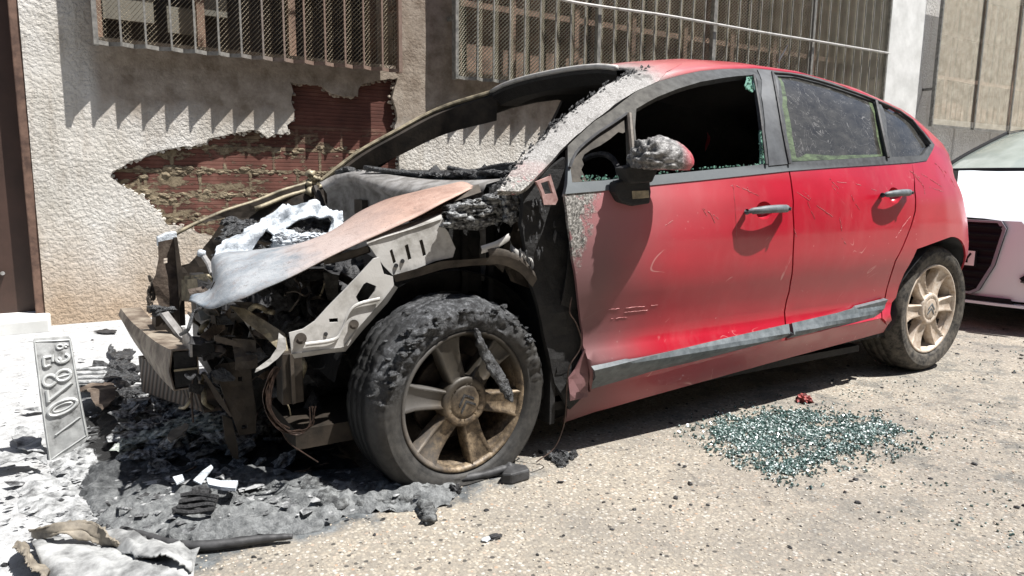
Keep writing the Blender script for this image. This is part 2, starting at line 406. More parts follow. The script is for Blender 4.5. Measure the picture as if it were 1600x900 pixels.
M['old_wood'] = simple('old_wood', (.10, .06, .042), (.26, .17, .12), 8, .7, 0, .2, .003)
M['cardboard'] = simple('yellow_box', (.5, .32, .05), (.7, .5, .15), 5, .8, 0, .1, .002)
M['panel_cream'] = simple('cream_panel', (.10, .095, .08), (.17, .16, .13), 5, .8, 0, .1, .002)

bld = empty('building', (0, 0, 0), 'old building with cracked pale plaster, bare red brick patch and caged windows behind the cars', 'building')
WX = lambda px, py=100, Y=YW: float(PX(px, py, Y=Y)[0])
w1a, w1b = -.77, 1.16      # window openings (x)
w2a, w2b = 1.70, 7.25
w3a, w3b = 8.45, 16.0
ZB, ZT, HT = 1.74, 3.55, 5.2
dxa = float(PX(22, 100, Y=YW)[0]); dxb = -2.3   # door opening right jamb
# ragged hole in the plaster (photo pixels on the wall plane)
hole_px = [(451, 129), (470, 131), (487, 133), (499, 132), (505, 140), (516, 146), (530, 150), (548, 151), (557, 149), (557, 138), (565, 131), (583, 128), (600, 124), (619, 123),
           (614, 138), (611, 152), (616, 168), (619, 185), (614, 205), (620, 230), (622, 262), (622, 330), (622, 420), (560, 455), (470, 440), (420, 420), (345, 385), (330, 368), (312, 364), (300, 358), (285, 353), (262, 352), (255, 343),
           (238, 322), (222, 308), (205, 298), (190, 291), (180, 283), (171, 276), (174, 267), (186, 262), (202, 252), (222, 247), (232, 240), (252, 234), (280, 229), (300, 228), (320, 222), (322, 216), (340, 214), (366, 208), (388, 204), (402, 204), (411, 212), (418, 216), (428, 210), (441, 209), (449, 205), (447, 195), (458, 188), (459, 172), (453, 160), (456, 145)]
def w2d(q): p = PX(*q, Y=YW); return (float(p[0]), float(p[2]))
def rough_line(pts, step=.03, amp=.012, seed=1):
    P = dens(pts, step); return [(p[0]+amp*noise.noise(Vector((p[0]*30, p[1]*30, seed))), p[1]+amp*noise.noise(Vector((p[0]*30+9, p[1]*30, seed+4)))) for p in P]
hole2 = rough_line([w2d(q) for q in hole_px])
w1 = [(w1a, ZB), (w1b, ZB), (w1b, ZT), (w1a, ZT)]; w2 = [(w2a, ZB), (w2b, ZB), (w2b, ZT), (w2a, ZT)]; w3 = [(w3a, ZB), (w3b, ZB), (w3b, ZT), (w3a, ZT)]
outer = [(dxa+.035, 0), (18, 0), (18, HT), (dxa+.035, HT)]
outer = [(dxa+.045, .0), (18, .0), (18, HT), (dxb-3.5, HT), (dxb-3.5, 0), (dxb, 0), (dxb, 2.3), (dxa+.045, 2.3)]
def wf(x, z): return (x, YW+.006*noise.noise(Vector((x*3, z*3, 0))), z)
sheet('plaster', outer, wf, 'plaster', bld, [hole2, w1, w2, w3], .11, .028, False, off=1)
for o in bld.children: 
    pass
def grid_back(name, x0, x1, z0, z1, y, mat, parent): 
    return MB().add([(x0, y, z0), (x1, y, z0), (x1, y, z1), (x0, y, z1)], [(0, 1, 2, 3)]).build(name, mat, parent)
MB().box((.6, YW+.028+.05, .8), (2.9, .1, 1.85)).build('brickwork', 'brick', bld)
# second, flaking coat of plaster: proud 9 mm, its torn lower edge hangs over the first
coat = [w2d(q) for q in [(150, 72), (330, 92), (449, 110), (451, 129), (456, 146), (452, 160), (458, 173), (457, 187), (446, 196), (448, 205), (440, 209), (428, 210), (419, 216), (410, 211), (401, 204), (388, 204), (366, 208), (340, 214), (321, 221), (318, 227), (280, 230), (250, 236), (222, 248), (200, 254), (184, 263), (172, 275), (163, 272), (150, 262), (134, 266), (128, 252), (133, 232), (130, 212), (134, 196), (148, 176), (142, 150), (143, 110)]]
sheet('flaking_plaster', rough_line(coat, .02, .010, 3), lambda x, z: (x, YW-.010-.006*noise.noise(Vector((x*5, z*5, 2))), z), 'plaster', bld, (), .05, .012, False, off=-1, label='torn second coat of plaster around the bare brick')
chip = [w2d(q) for q in [(499, 131), (520, 126), (560, 127), (566, 131), (556, 149), (545, 152), (528, 149), (512, 144)]]
sheet('flaking_plaster', rough_line(chip, .02, .01, 5), lambda x, z: (x, YW+.004, z), 'plaster', bld, (), .03, .02, False)
# mortar lumps stuck on the brick
mm = MB()
for i in range(420):
    px = random.uniform(215, 615); py = random.uniform(235, 360)
    row = round((PX(px, py, Y=YW)[2])/.158)*.158
    p = PX(px, py, Y=YW+.025); z = row+random.gauss(0, .016)
    if not inside((p[0], z), hole2): continue
    mm.blob((p[0], YW+.030, z), random.uniform(.006, .022), i, .8, 2, 2.2, (1.5, .5, .7))
mm.build('mortar', 'mortar', bld, kind='stuff')
# pilaster between the windows
pil = [w2d(q) for q in [(622, 122), (628, 108)]]
sheet('pilaster', rough_line([(1.235, .0), (1.57, .0), (1.57, 2.0), (1.57, 3.6), (1.235, 3.6)], .05, .012, 6), lambda x, z: (x, YW-.014+.003*noise.noise(Vector((x*8, z*8, 1))), z), 'pilaster_render', bld, (), .06, .02, False)
ce = MB(); HB = hole2
for i in range(700):
    p = HB[random.randrange(len(HB))]
    if p[1] < .55 or p[0] > 1.2: continue
    ce.blob((p[0]+random.gauss(0, .006), YW+random.uniform(-.004, .022), p[1]+random.gauss(0, .006)), random.uniform(.004, .013), i, .8, 1, 2, (1.3, .8, 1))
ce.build('crumbled_edge', 'plaster', bld, kind='stuff')
MB().box(((7.32+8.05)/2, YW-.03, 2.6), (.72, .06, 5.2)).build('pilaster', 'smooth_render', bld, bevel=.01)
# left door
dr = MB().box(((dxa+dxb)/2, YW+.10, 1.17), (dxa-dxb, .05, 2.26)).build('door', 'door_paint', bld)
fr = MB(); fr.box((dxa-.03+.05, YW+.035, 1.17), (.05, .11, 2.28)); fr.box((dxb+.03, YW+.035, 1.17), (.05, .11, 2.28)); fr.box(((dxa+dxb)/2, YW+.035, 2.28), (dxa-dxb-.1, .10, .05))
fr.build('door_frame', 'door_frame', bld, bevel=.006)
MB().box((dxa+.068, YW-.004, 1.17), (.045, .03, 2.34)).build('door_reveal', 'smooth_render', bld, bevel=.006)
MB().box(((dxa+dxb)/2, YW-.06, .035), (dxa-dxb+.14, .34, .09)).build('doorstep', 'smooth_render', bld, bevel=.012)
MB().tube([PX(4, 427, Y=YW+.07), PX(4, 427, Y=YW+.03)], .012, 12).build('door_knob', 'aluminium_dirt', bld)
# windows
DEEP = .30
def window(xa, xb, mesh, barmat, bars, y_out, n_mull, box=None, spacing=True, boards=False):
    wn_ = MB()
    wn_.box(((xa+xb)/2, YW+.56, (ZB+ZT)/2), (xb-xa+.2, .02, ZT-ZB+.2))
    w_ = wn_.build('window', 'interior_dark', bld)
    rv = MB(); rv.box((xa-.02, YW+.29, (ZB+ZT)/2), (.04, .52, ZT-ZB)); rv.box((xb+.02, YW+.29, (ZB+ZT)/2), (.04, .52, ZT-ZB)); rv.box(((xa+xb)/2, YW+.29, ZB-.02), (xb-xa, .52, .04)); rv.box(((xa+xb)/2, YW+.29, ZT+.02), (xb-xa+.08, .52, .04))
    rv.build('window_reveal', 'plaster', w_)
    fr = MB()
    for k in range(n_mull+1):
        x = xa+.03+(xb-xa-.06)*k/n_mull; fr.box((x, YW+.38, (ZB+ZT)/2), (.05, .05, ZT-ZB-.002))
    for z in (ZB+.03, ZB+.62, ZB+1.2): fr.box(((xa+xb)/2, YW+.383, z), (xb-xa-.01, .04, .05))
    fr.build('window_frame', 'old_wood', w_)
    if boards:
        bb = MB(); x = xa+.05; i = 0
        while x < xb-.1:
            ww = random.uniform(.10, .2); bb.box((x+ww/2, YW+.47+random.uniform(-.008, .008), (ZB+ZT)/2), (ww*random.uniform(.6, .95), .01, ZT-ZB-.1)); x += ww
        bb.build('shutter', 'old_wood', w_)
    else:
        bb = MB()
        for k in range(3): bb.box((random.uniform(xa+.2, xb-.2), YW+.47, ZB+random.uniform(.1, .5)), (random.uniform(.2, .5), .03, random.uniform(.15, .3)))
        bb.build('stored_board', 'panel_cream', w_)
    if box:
        b2 = MB()
        for (q, s) in box: b2.box(q, s)
        b2.build('yellow_box', 'cardboard', w_)
    return w_
window(w1a, w1b, 'mesh_a', 'grille_rust', None, None, 3, [((.60, YW+.44, 2.30), (.30, .03, .10))])
window(w2a, w2b, 'mesh_b', 'grille_paint', None, None, 8, boards=True)
window(w3a, w3b, 'mesh_c', 'grille_paint', None, None, 8, boards=True)
Y0 = YW-.19      # outer face of the bars
def cage(xs, xa, xb, zb, zt, mat, meshmat, depth=.055, ty=.011, every=None, label=None):
    g = empty('window_grille', (0, 0, 0), label, 'grille')
    ym = Y0+depth+.004
    fr = MB()
    cr_ = [xa]+list(xs)+[xb]; zig = []
    for a_, b_2 in zip(cr_, cr_[1:]):
        pl = depth if ty < .02 else .012
        zig += [(a_, Y0+.006), (a_+(b_2-a_)*.55, Y0+pl), (b_2-.004, Y0+.016)]
    for (xx0, yy0), (xx1, yy1) in zip(zig, zig[1:]):
        fr.poly([(xx0, yy0, zb), (xx1, yy1, zb), (xx1, yy1+.007, zb), (xx0, yy0+.007, zb)], (0, 0, .024))
    for x in (xa, xb): fr.box((x, Y0+.5*depth, (zb+zt)/2), (.026, depth+.01, zt-zb+.01))
    for x in (xa, xb): fr.box((x+(.012 if x == xa else -.012), (ym+YW)/2+.01, zb+.45), (.03, YW-ym+.03, .03))
    fr.box(((xa+xb)/2, ym+.036, zt-.01), (xb-xa, .006, .026))
    fr.build('frame', mat, g)
    bmesh_me = MB().box((0, Y0, (zb+zt)/2), (ty, .012, zt-zb)).me('bar')
    bmesh_me.materials.append(M[mat])
    for i, x in enumerate(xs):
        b_ = bpy.data.objects.new('bar', bmesh_me); C.objects.link(b_); b_.location = (x, 0, 0); b_.parent = g
    dq = .3 if ty > .02 else 1
    mp = MB(); lw = .026; lh = .0152; zx = [q[0] for q in zig]; zy = [q[1] for q in zig]
    xr_ = np.arange(xa, min(xb, 12.0)+1e-6, lw/2); yr = np.interp(xr_, zx, zy)+.010
    zm = min(zt, zb+(.75 if xa < 0 else 1.75)); k = 0; z = zb+.01
    while z < zm:
        n0 = len(mp.v)
        for i, (x_, y_) in enumerate(zip(xr_, yr)):
            dz = lh*.5*(1 if (i+k) % 2 else -1)
            mp.v += [(x_, y_-.006*dq, z+dz-.0026), (x_, y_+.007*dq, z+dz+.0022)]
        for i in range(len(xr_)-1):
            a_ = n0+2*i; mp.f.append((a_, a_+2, a_+3, a_+1))
        z += lh; k += 1
    mp.build('mesh_panel', meshmat, g)
    return g
bars1 = [150+.5, 190, 229, 269, 306, 343, 378, 412, 445, 477, 509, 540, 569, 598, 626]
xs1 = [float(PX(q, 68+(q-150)*.09, Y=Y0)[0]) for q in bars1]
cage(xs1[1:-1], xs1[0], xs1[-1], float(PX(150, 68, Y=Y0)[2]), 3.4, 'grille_rust', 'mesh_a', label='rusty window grille above the bare brick patch, partly sooty')
bp2 = [714, 746, 771, 796, 819, 843, 867, 890, 912]
xs2 = [float(PX(q, 120, Y=Y0)[0]) for q in bp2]
step2 = (xs2[-1]-xs2[0])/(len(xs2)-1)
x = xs2[-1]; xend = float(PX(1385, 100, Y=Y0)[0])
while x < xend-.2: x += step2*1.03; xs2.append(x)
z2 = float(PX(714, 122, Y=Y0)[2])
cage(xs2[1:], xs2[0], xend, z2, 3.4, 'grille_paint', 'mesh_b', label='long grey-green window grille above the red car roof')
# thicker posts on grille 2
g2 = [o for o in C.objects if o.name.startswith('window_grille')][-1]
for q in (934, 1113, 1268):
    MB().box((float(PX(q, 80, Y=Y0)[0]), Y0+.005, (z2+3.4)/2), (.035, .045, 3.4-z2)).build('post', 'grille_paint', g2)
x3a = float(PX(1456, 195, Y=Y0)[0])
xs3 = [x3a+.06+i*.95 for i in range(1, 8)]
cage(xs3, x3a, x3a+7.4, float(PX(1456, 197, Y=Y0)[2]), 3.5, 'grille_paint', 'mesh_c', .03, .03, label='tan mesh window grille behind the white car')
# cable slung in front of grille 2
cp = [PX(q, yy, Y=Y0-.05) for q, yy in ((872, -2), (900, 4), (960, 13), (1040, 24), (1120, 38), (1200, 52), (1280, 65), (1340, 75), (1388, 83))]
cb = MB().tube(smooth_curve(cp, 40), .012, 8).build('cable', 'white_steel', label='pale cable slung across the long window grille above the roof', cat='cable')
MB().tube([PX(1388, 83, Y=Y0-.05), PX(1388, 83, Y=YW+.01)], .008, 6).build('hook', 'grille_paint', cb)
# opposite side of the street (what the paint and glass reflect)
M['ochre_render'] = simple('ochre_render', (.16, .13, .10), (.24, .20, .16), 3, .9, 0, .2, .004)
ob = empty('house', (0, 0, 0), 'pale house across the street behind the viewer', 'building')
oh = [[(x, .9), (x+1.2, .9), (x+1.2, 2.3), (x, 2.3)] for x in (-9, -5.5, -2, 1.5, 5, 8.5, 12)]+[[(x, 4.1), (x+1.2, 4.1), (x+1.2, 5.5), (x, 5.5)] for x in (-9, -5.5, -2, 1.5, 5, 8.5, 12)]
sheet('wall', [(-14, 0), (18, 0), (18, 7), (-14, 7)], lambda x, z: (x, -9.5, z), 'ochre_render', ob, oh, 1.5, .25, False)
for h in oh: MB().box(((h[0][0]+h[1][0])/2, -9.6, (h[0][1]+h[2][1])/2), (1.3, .03, 1.5)).build('window', 'interior_dark', ob)
# ======================= BURNT RED CAR =======================
PR = np.array([(.05, .70), (.12, .765), (.18, .795), (.25, .815), (.31, .858), (.325, .860), (.350, .842), (.380, .824), (.46, .836), (.53, .856), (.58, .872), (.64, .882), (.74, .886), (.86, .876), (.95, .852), (1.05, .812), (1.15, .765), (1.25, .705), (1.33, .635), (1.38, .57), (1.415, .49), (1.44, .38), (1.452, .25), (1.457, .12), (1.458, 0)])
ZR = np.array([(-.2, .92), (.1, 1.0), (.35, 1.18), (.6, 1.315), (.86, 1.383), (1.05, 1.425), (1.26, 1.455), (1.57, 1.47), (1.87, 1.468), (2.26, 1.43), (2.6, 1.36), (2.85, 1.26), (3.05, 1.13), (3.2, .99), (3.3, .90), (3.4, .85)])
WPx = np.array([(-.9, .8), (-.3, .93), (.1, .985), (.5, 1.0), (1.9, 1.0), (2.3, .995), (2.6, .98), (2.8, .95), (2.9, .925), (3.0, .865), (3.08, .79), (3.16, .68), (3.24, .51), (3.30, .32), (3.33, .18), (3.345, 0)])
def zr(x): return float(np.interp(x, ZR[:, 0], ZR[:, 1]))
def wp(x, z=.5): return float(np.interp(x+.40*max(0, min(z, .95)-.55)*(1-.9*min(1, max(0, (z-.97)/.2)))*min(1, max(0, (x-2.1)/.6)), WPx[:, 0], WPx[:, 1]))
def prof(z): return float(np.interp(z, PR[:, 0], PR[:, 1], right=0.))
def Wy(x, z):
    zt = zr(x); z2 = z if z < .9 else .9+(z-.9)*(1.458-.9)/max(zt-.9, .02)
    if z2 > 1.4581: return 0.0
    return prof(z2)*wp(x, z)
def BS(x, z, off=0.0): return (x, -(Wy(x, z)+off), z)      # near flank of the body
def SP(px, py, off=0.0):
    """photo pixel -> point on the near flank"""
    d = ray(px, py); a = (-1.15-CAM[1])/d[1]; b = (-.02-CAM[1])/d[1]
    prev = a; fa = None
    for i in range(161):
        t = a+(b-a)*i/160; p = CAM+d*t
        f_ = p[1]+Wy(p[0], p[2])+off
        if f_ >= 0:
            lo, hi = prev, t
            for _ in range(30):
                m = (lo+hi)/2; p = CAM+d*m
                if p[1]+Wy(p[0], p[2])+off >= 0: hi = m
                else: lo = m
            return CAM+d*hi
        prev = t
    return CAM+d*b
def SX(pts, off=0.0): return [tuple(SP(*q, off)[[0, 2]]) for q in pts]

def paint_mat():
    m, nt, b = newmat('faded_red_paint'); v = coords(nt); X, Y, Z = sep(nt, v)
    n1 = noi(nt, v, 4, 5, .65); n2 = noi(nt, v, 22, 6, .7)
    red = ramp(nt, n1, [(.3, (.33, .005, .018)), (.7, (.40, .010, .026))])
    # dust film and wash marks
    dust = mrange(nt, noi(nt, scalev(nt, v, (2, 1, .8)), 5, 8, .72), .50, .8)
    red = mixc(nt, mth(nt, 'MULTIPLY', dust, .12), red, (.45, .25, .23))
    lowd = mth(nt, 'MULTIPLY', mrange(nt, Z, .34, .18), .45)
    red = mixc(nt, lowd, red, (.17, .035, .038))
    # scratches
    sc1 = noi(nt, scalev(nt, v, (1, 1, 1)), 3.3, 2, .5, 1.2)
    scr = mth(nt, 'MULTIPLY', mrange(nt, mth(nt, 'ABSOLUTE', mth(nt, 'SUBTRACT', sc1, .5)), .0055, .0), mrange(nt, noi(nt, v, 7, 3), .56, .66))
    sp = mth(nt, 'MULTIPLY', mrange(nt, vor(nt, v, 30), .12, .05), mrange(nt, noi(nt, v, 5.5, 3), .55, .62))
    red = mixc(nt, mth(nt, 'MAXIMUM', mth(nt, 'MULTIPLY', scr, .75), mth(nt, 'MULTIPLY', sp, .5)), red, (.60, .30, .28))
    # heat: paint dulled to grey-pink, then burnt to pale scale and soot, by distance from the fire
    XX = mth(nt, 'ADD', X, mth(nt, 'MULTIPLY', mth(nt, 'SUBTRACT', n1, .5), .10))
    XX = mth(nt, 'ADD', XX, mth(nt, 'MULTIPLY', mth(nt, 'SUBTRACT', Z, .6), -.03))
    dull = mrange(nt, XX, .82, .42, smooth=True)
    col = mixc(nt, mth(nt, 'MULTIPLY', dull, .88), red, (.13, .082, .082))
    pink = mth(nt, 'MULTIPLY', mrange(nt, XX, 1.35, .62, smooth=True), mrange(nt, Z, .62, .9, smooth=True))
    col = mixc(nt, mth(nt, 'MULTIPLY', pink, .5), col, (.46, .17, .18))
    gr = mth(nt, 'MULTIPLY', mth(nt, 'ADD', mrange(nt, n2, .3, .75), .15), mrange(nt, mth(nt, 'ADD', X, mth(nt, 'MULTIPLY', mth(nt, 'SUBTRACT', .9, Z), .38)), .50, .41))
    scale_ = ramp(nt, noi(nt, v, 130, 4, .8), [(.40, (.03, .028, .026)), (.54, (.22, .21, .19)), (.66, (.50, .48, .46))])
    grm = mth(nt, 'MULTIPLY', mrange(nt, gr, .30, .48), mrange(nt, mth(nt, 'ADD', Z, mth(nt, 'MULTIPLY', n2, .25)), .68, .84))
    col = mixc(nt, grm, col, scale_)
    # roof and pillar: burnt white scale, then rosy, then red
    up = mrange(nt, Z, .93, .99)
    XR = mth(nt, 'ADD', X, mth(nt, 'MULTIPLY', mth(nt, 'SUBTRACT', n2, .5), .14))
    rosy = mth(nt, 'MULTIPLY', up, mrange(nt, XR, 1.65, .98, smooth=True))
    col = mixc(nt, mth(nt, 'MULTIPLY', rosy, .50), col, (.50, .22, .21))
    pal = ramp(nt, noi(nt, v, 190, 5, .8), [(.36, (.10, .095, .088)), (.48, (.21, .20, .19)), (.60, (.32, .315, .305)), (.72, (.55, .55, .55))])
    pm = mth(nt, 'MULTIPLY', up, mrange(nt, XR, 1.10, .84, smooth=True))
    col = mixc(nt, pm, col, pal)
    rgh = mth(nt, 'ADD', mth(nt, 'MULTIPLY', mth(nt, 'MAXIMUM', dull, pm), .35), mth(nt, 'ADD', .30, mth(nt, 'MULTIPLY', dust, .15)))
    setb(nt, b, col, rgh, 0, .5)
    dk = mrange(nt, noi(nt, v, 13, 6, .72), .52, .62)
    col = mixc(nt, mth(nt, 'MULTIPLY', mth(nt, 'MULTIPLY', dk, pm), .75), col, (.06, .056, .05))
    b.inputs['Base Color'].default_value = (1, 1, 1, 1); nt.links.new(col, b.inputs['Base Color'])
    cw = mth(nt, 'SUBTRACT', .45, mth(nt, 'MULTIPLY', mth(nt, 'MAXIMUM', dull, pm), .55), True)
    nt.links.new(cw, b.inputs['Coat Weight']); b.inputs['Coat Roughness'].default_value = .12
    bs = mth(nt, 'MULTIPLY', noi(nt, v, 110, 5, .8), mth(nt, 'MAXIMUM', mth(nt, 'MAXIMUM', pm, grm), .03))
    bump(nt, b, bs, .5, .005)
    return m
M['paint'] = paint_mat()
def frame_mat():
    m, nt, b = newmat('scorched_trim'); v = coords(nt); X, Y, Z = sep(nt, v)
    n = noi(nt, v, 30, 6, .7)
    a = ramp(nt, n, [(.3, (.035, .033, .03)), (.7, (.10, .096, .086))])
    d = ramp(nt, n, [(.3, (.035, .037, .04)), (.7, (.08, .085, .09))])
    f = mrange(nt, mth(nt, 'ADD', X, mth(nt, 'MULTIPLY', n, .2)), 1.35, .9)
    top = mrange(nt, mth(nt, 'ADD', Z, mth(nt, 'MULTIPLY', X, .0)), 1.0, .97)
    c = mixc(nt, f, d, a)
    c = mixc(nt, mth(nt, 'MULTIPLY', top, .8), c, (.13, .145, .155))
    setb(nt, b, c, .75, 0, .2); bump(nt, b, noi(nt, v, 90, 4), .3, .002); return m
M['frame'] = frame_mat()
def glass_dusty():
    m, nt, b = newmat('dusty_window_glass'); v = coords(nt); X, Y, Z = sep(nt, v)
    n = noi(nt, scalev(nt, v, (1, 1, 2.2)), 9, 8, .75)
    c = ramp(nt, n, [(.35, (.022, .021, .019)), (.6, (.05, .048, .043)), (.8, (.095, .09, .083))])
    sc1 = mth(nt, 'ABSOLUTE', mth(nt, 'SUBTRACT', noi(nt, v, 8, 3, .5, 2), .5))
    c = mixc(nt, mth(nt, 'MULTIPLY', mrange(nt, sc1, .006, 0), .4), c, (.35, .34, .33))
    fl = mrange(nt, mth(nt, 'ADD', noi(nt, v, 60, 5, .8), mth(nt, 'MULTIPLY', mrange(nt, Z, 1.12, .98), .08)), .66, .72)
    c = mixc(nt, mth(nt, 'MULTIPLY', fl, .5), c, (.30, .31, .30))
    # bare green edge where the soot film peeled: near the belt and the front pillar
    e = mth(nt, 'MAXIMUM', mrange(nt, mth(nt, 'SUBTRACT', X, mth(nt, 'MULTIPLY', mth(nt, 'SUBTRACT', 1.33, Z), .16)), 1.400, 1.370), mrange(nt, mth(nt, 'ADD', Z, mth(nt, 'MULTIPLY', n, .05)), 1.055, 1.035))
    c = mixc(nt, mth(nt, 'MULTIPLY', e, .75), c, (.17, .26, .12))
    setb(nt, b, c, mrange(nt, n, .3, .8, .06, .30), 0, .5); return m
M['glass_dusty'] = glass_dusty()
def glass_green():
    m, nt, b = newmat('green_glass'); setb(nt, b, (.22, .42, .33), .15, 0, .6); b.inputs['Transmission Weight'].default_value = .5; return m
M['glass_green'] = glass_green()
def glass_milky():
    m, nt, b = newmat('heat_clouded_glass'); v = coords(nt)
    c = ramp(nt, noi(nt, v, 12, 5, .6), [(.3, (.045, .038, .03)), (.7, (.14, .12, .10))]); setb(nt, b, c, .4, 0, .6); return m
M['glass_milky'] = glass_milky()
M['glass_smoked'] = simple('glass_smoked', (.02, .017, .014), (.085, .075, .062), 14, .7, 0, .1, .002, spec=.15)

car = empty('burnt_car', (0, 0, 0), 'red hatchback with its front end burnt out, standing in ash by the wall', 'car')

# --- curves on the flank (photo pixels) ---
drip = [(860, 248), (893, 217), (927, 188), (960, 162), (993, 142), (1027, 127), (1060, 117), (1093, 110), (1127, 107), (1180, 106), (1200, 108), (1260, 116), (1300, 128), (1340, 144), (1372, 158), (1420, 184), (1452, 216), (1458, 224)]
drip = [(880, 232)]+drip[2:]
belt_lo = [(882, 303), (940, 298), (1000, 291), (1100, 281), (1232, 267), (1300, 262), (1380, 257), (1425, 254), (1447, 251)]
belt_hi = [(885, 292), (940, 286), (1000, 279), (1100, 269), (1198, 259), (1236, 256), (1300, 251), (1384, 247), (1440, 244)]
fl = [(882, 303), (888, 350), (895, 405), (903, 460), (911, 520), (918, 560), (922, 585), (923, 612)]
sh1 = [(1232, 267), (1238, 330), (1238, 400), (1232, 455), (1226, 505), (1227, 532)]
sh2 = [(1425, 254), (1428, 296), (1429, 330), (1416, 370), (1398, 408), (1388, 440), (1381, 470), (1377, 497)]
low = [(923, 612), (1000, 592), (1100, 565), (1227, 532)]
low2 = [(1229, 530), (1300, 513), (1377, 497)]
g1 = 2.2
sh1r = [(q[0]+2.2, q[1]) for q in sh1]
def cup(c, n=20):
    pc = SP(*c); return [(pc[0]+.046*math.cos(t), pc[2]+.034*math.sin(t)) for t in np.linspace(0, 2*math.pi, n+1)[:-1]]
cupf, cupr = cup((1194, 329)), cup((1398, 305))
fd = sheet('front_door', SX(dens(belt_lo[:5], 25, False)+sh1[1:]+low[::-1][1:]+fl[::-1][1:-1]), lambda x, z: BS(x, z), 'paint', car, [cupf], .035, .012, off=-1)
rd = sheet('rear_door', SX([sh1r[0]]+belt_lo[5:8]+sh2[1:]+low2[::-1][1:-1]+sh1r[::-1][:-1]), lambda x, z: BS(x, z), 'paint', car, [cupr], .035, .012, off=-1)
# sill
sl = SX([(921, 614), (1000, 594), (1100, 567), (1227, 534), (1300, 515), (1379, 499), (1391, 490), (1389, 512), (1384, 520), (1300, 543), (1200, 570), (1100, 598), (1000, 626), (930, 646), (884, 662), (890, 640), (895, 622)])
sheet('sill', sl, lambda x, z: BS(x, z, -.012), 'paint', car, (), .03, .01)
MB().box((1.2, -.66, .16), (1.85, .16, .03)).build('floor_edge', 'soot', car)
# quarter panel with the wheel arch cut out
arch = [(1386, 509), (1391, 490), (1400, 465), (1413, 427), (1433, 389), (1448, 371), (1462, 363), (1478, 356), (1491, 361), (1501, 375)]
a2 = SX(arch[:-2])
AC = (2.608, .325); AR = .352
ax = lambda t: (AC[0]+AR*math.cos(t), AC[1]+AR*math.sin(t))
tail_x = 2.985
archp = [ax(R_(t)) for t in range(150, 19, -8)]
print('arch px->xz', [tuple(np.round(q, 2)) for q in a2])
archp = a2[:-3]+[ax(R_(t)) for t in range(100, -23, -8)]
top = SX(drip[-4:])
qp = SX([(q[0]+2, q[1]) for q in sh2])
topfront = SX([(1425, 254), (1447, 251), (1459, 226)])
Wq = [p for p in qp]
XE = 3.0
outline = topfront[:1]+topfront[1:]+[(XE-.04, 1.06), (XE, 1.0), (XE, .20), (archp[-1][0], .20)]+archp[::-1]+qp[::-1][:-1]
qpan = sheet('rear_quarter_panel', outline, lambda x, z: BS(x, z), 'paint', car, (), .03, .008)
# wheel arch liners
def liner(name, cx, cz, r, y0, y1, mat):
    rows = []
    for k in (0, .3, .6, 1): rows.append([(cx+r*math.cos(R_(t)), (1-k)*(-Wy(cx+r*math.cos(R_(t)), max(.2, cz+r*math.sin(R_(t))))+.012)+k*y1, cz+r*math.sin(R_(t))) for t in range(-14, 201, 8)])
    rows.append([(cx+.02*math.cos(R_(t)), y1+.01, cz+.02*math.sin(R_(t))) for t in range(-14, 201, 8)])
    return MB().loft(rows).build(name, mat, car, True)
liner('wheel_arch', AC[0], AC[1], AR+.006, -.845, -.58, 'dark_trim')

# --- roof with cant rails, from the drip line over to the far side ---
dx_ = smooth_curve([SP(*q) for q in drip], 60)
rows = []
xs_ = [p[0] for p in dx_]
def section(x, z0, n=14):
    """points over the roof at station x from height z0 on the near flank to the centre line"""
    zt = zr(x); k = (max(zt-.9, .02))/(1.458-.9)
    zz = [max(.9+(q-.9)*k, 0) for q in PR[:, 0]]
    P = [(PR[i, 1]*wp(x, zz[i]), zz[i]) for i in range(len(zz)) if zz[i] > z0+.004]
    P = [(Wy(x, z0), z0)]+P
    d = np.cumsum([0]+[math.hypot(P[i+1][0]-P[i][0], P[i+1][1]-P[i][1]) for i in range(len(P)-1)])
    return [(np.interp(t, d, [q[0] for q in P]), np.interp(t, d, [q[1] for q in P])) for t in np.linspace(0, d[-1], n)]
for i, p in enumerate(dx_):
    x = float(p[0]); z0 = float(p[2])
    if x < .84: continue
    s = section(x, z0); rows.append([(x, -y, z) for y, z in s]+[(x, y, z) for y, z in s[::-1][1:]])
rf = MB().loft(rows).build('roof', 'paint', car, True)
MB().loft([[(p[0], p[1]*.955, p[2]-.028) for p in r] for r in rows]).build('roof_lining', 'soot', car)
md = rf.modifiers.new('solidify', 'SOLIDIFY'); md.thickness = .012; md.offset = 1
# tailgate and tail: continue round to the back
rows = []
xr0 = float(dx_[-1][0])
for x in list(np.linspace(xr0, 3.18, 9)):
    z0 = .93+ (float(dx_[-1][2])-.93)*max(0, (3.0-x)/(3.0-xr0))
    s = section(x, max(z0, .93)); rows.append([(x, -y*.999, z) for y, z in s]+[(x, y*.999, z) for y, z in s[::-1][1:]])
MB().loft(rows).build('tailgate', 'paint', car, True)
rows = []
for z in np.linspace(.2, .975, 14):
    r = []
    for x in list(np.linspace(3.0, 3.36, 16)):
        bul = .03*math.exp(-((z-.45)/.2)**2)
        xx = 3.0+(x-3.0)*(.345-.40*max(0, z-.55))/.36
        r.append((xx+bul*(x-3.0)/.36, -Wy(xx, z) if x < 3.35 else 0, z))
    rows.append(r+[(a, -b_, c) for a, b_, c in r[::-1][1:]])
MB().loft(rows).build('rear_bumper', 'paint', car, True)
tl = SX([(1500, 258), (1508, 300), (1511, 325), (1500, 322), (1494, 300), (1492, 270)])
m_, nt_, b_ = newmat('tail_lamp_red'); setb(nt_, b_, (.55, .01, .02), .15, 0, .6, .8); M['lamp_red'] = m_
sheet('tail_lamp', [(3.0, .70), (3.10, .70), (3.13, .86), (3.08, .97), (3.0, .93)], lambda x, z: BS(x, z, .004), 'lamp_red', car, (), .03, .006)

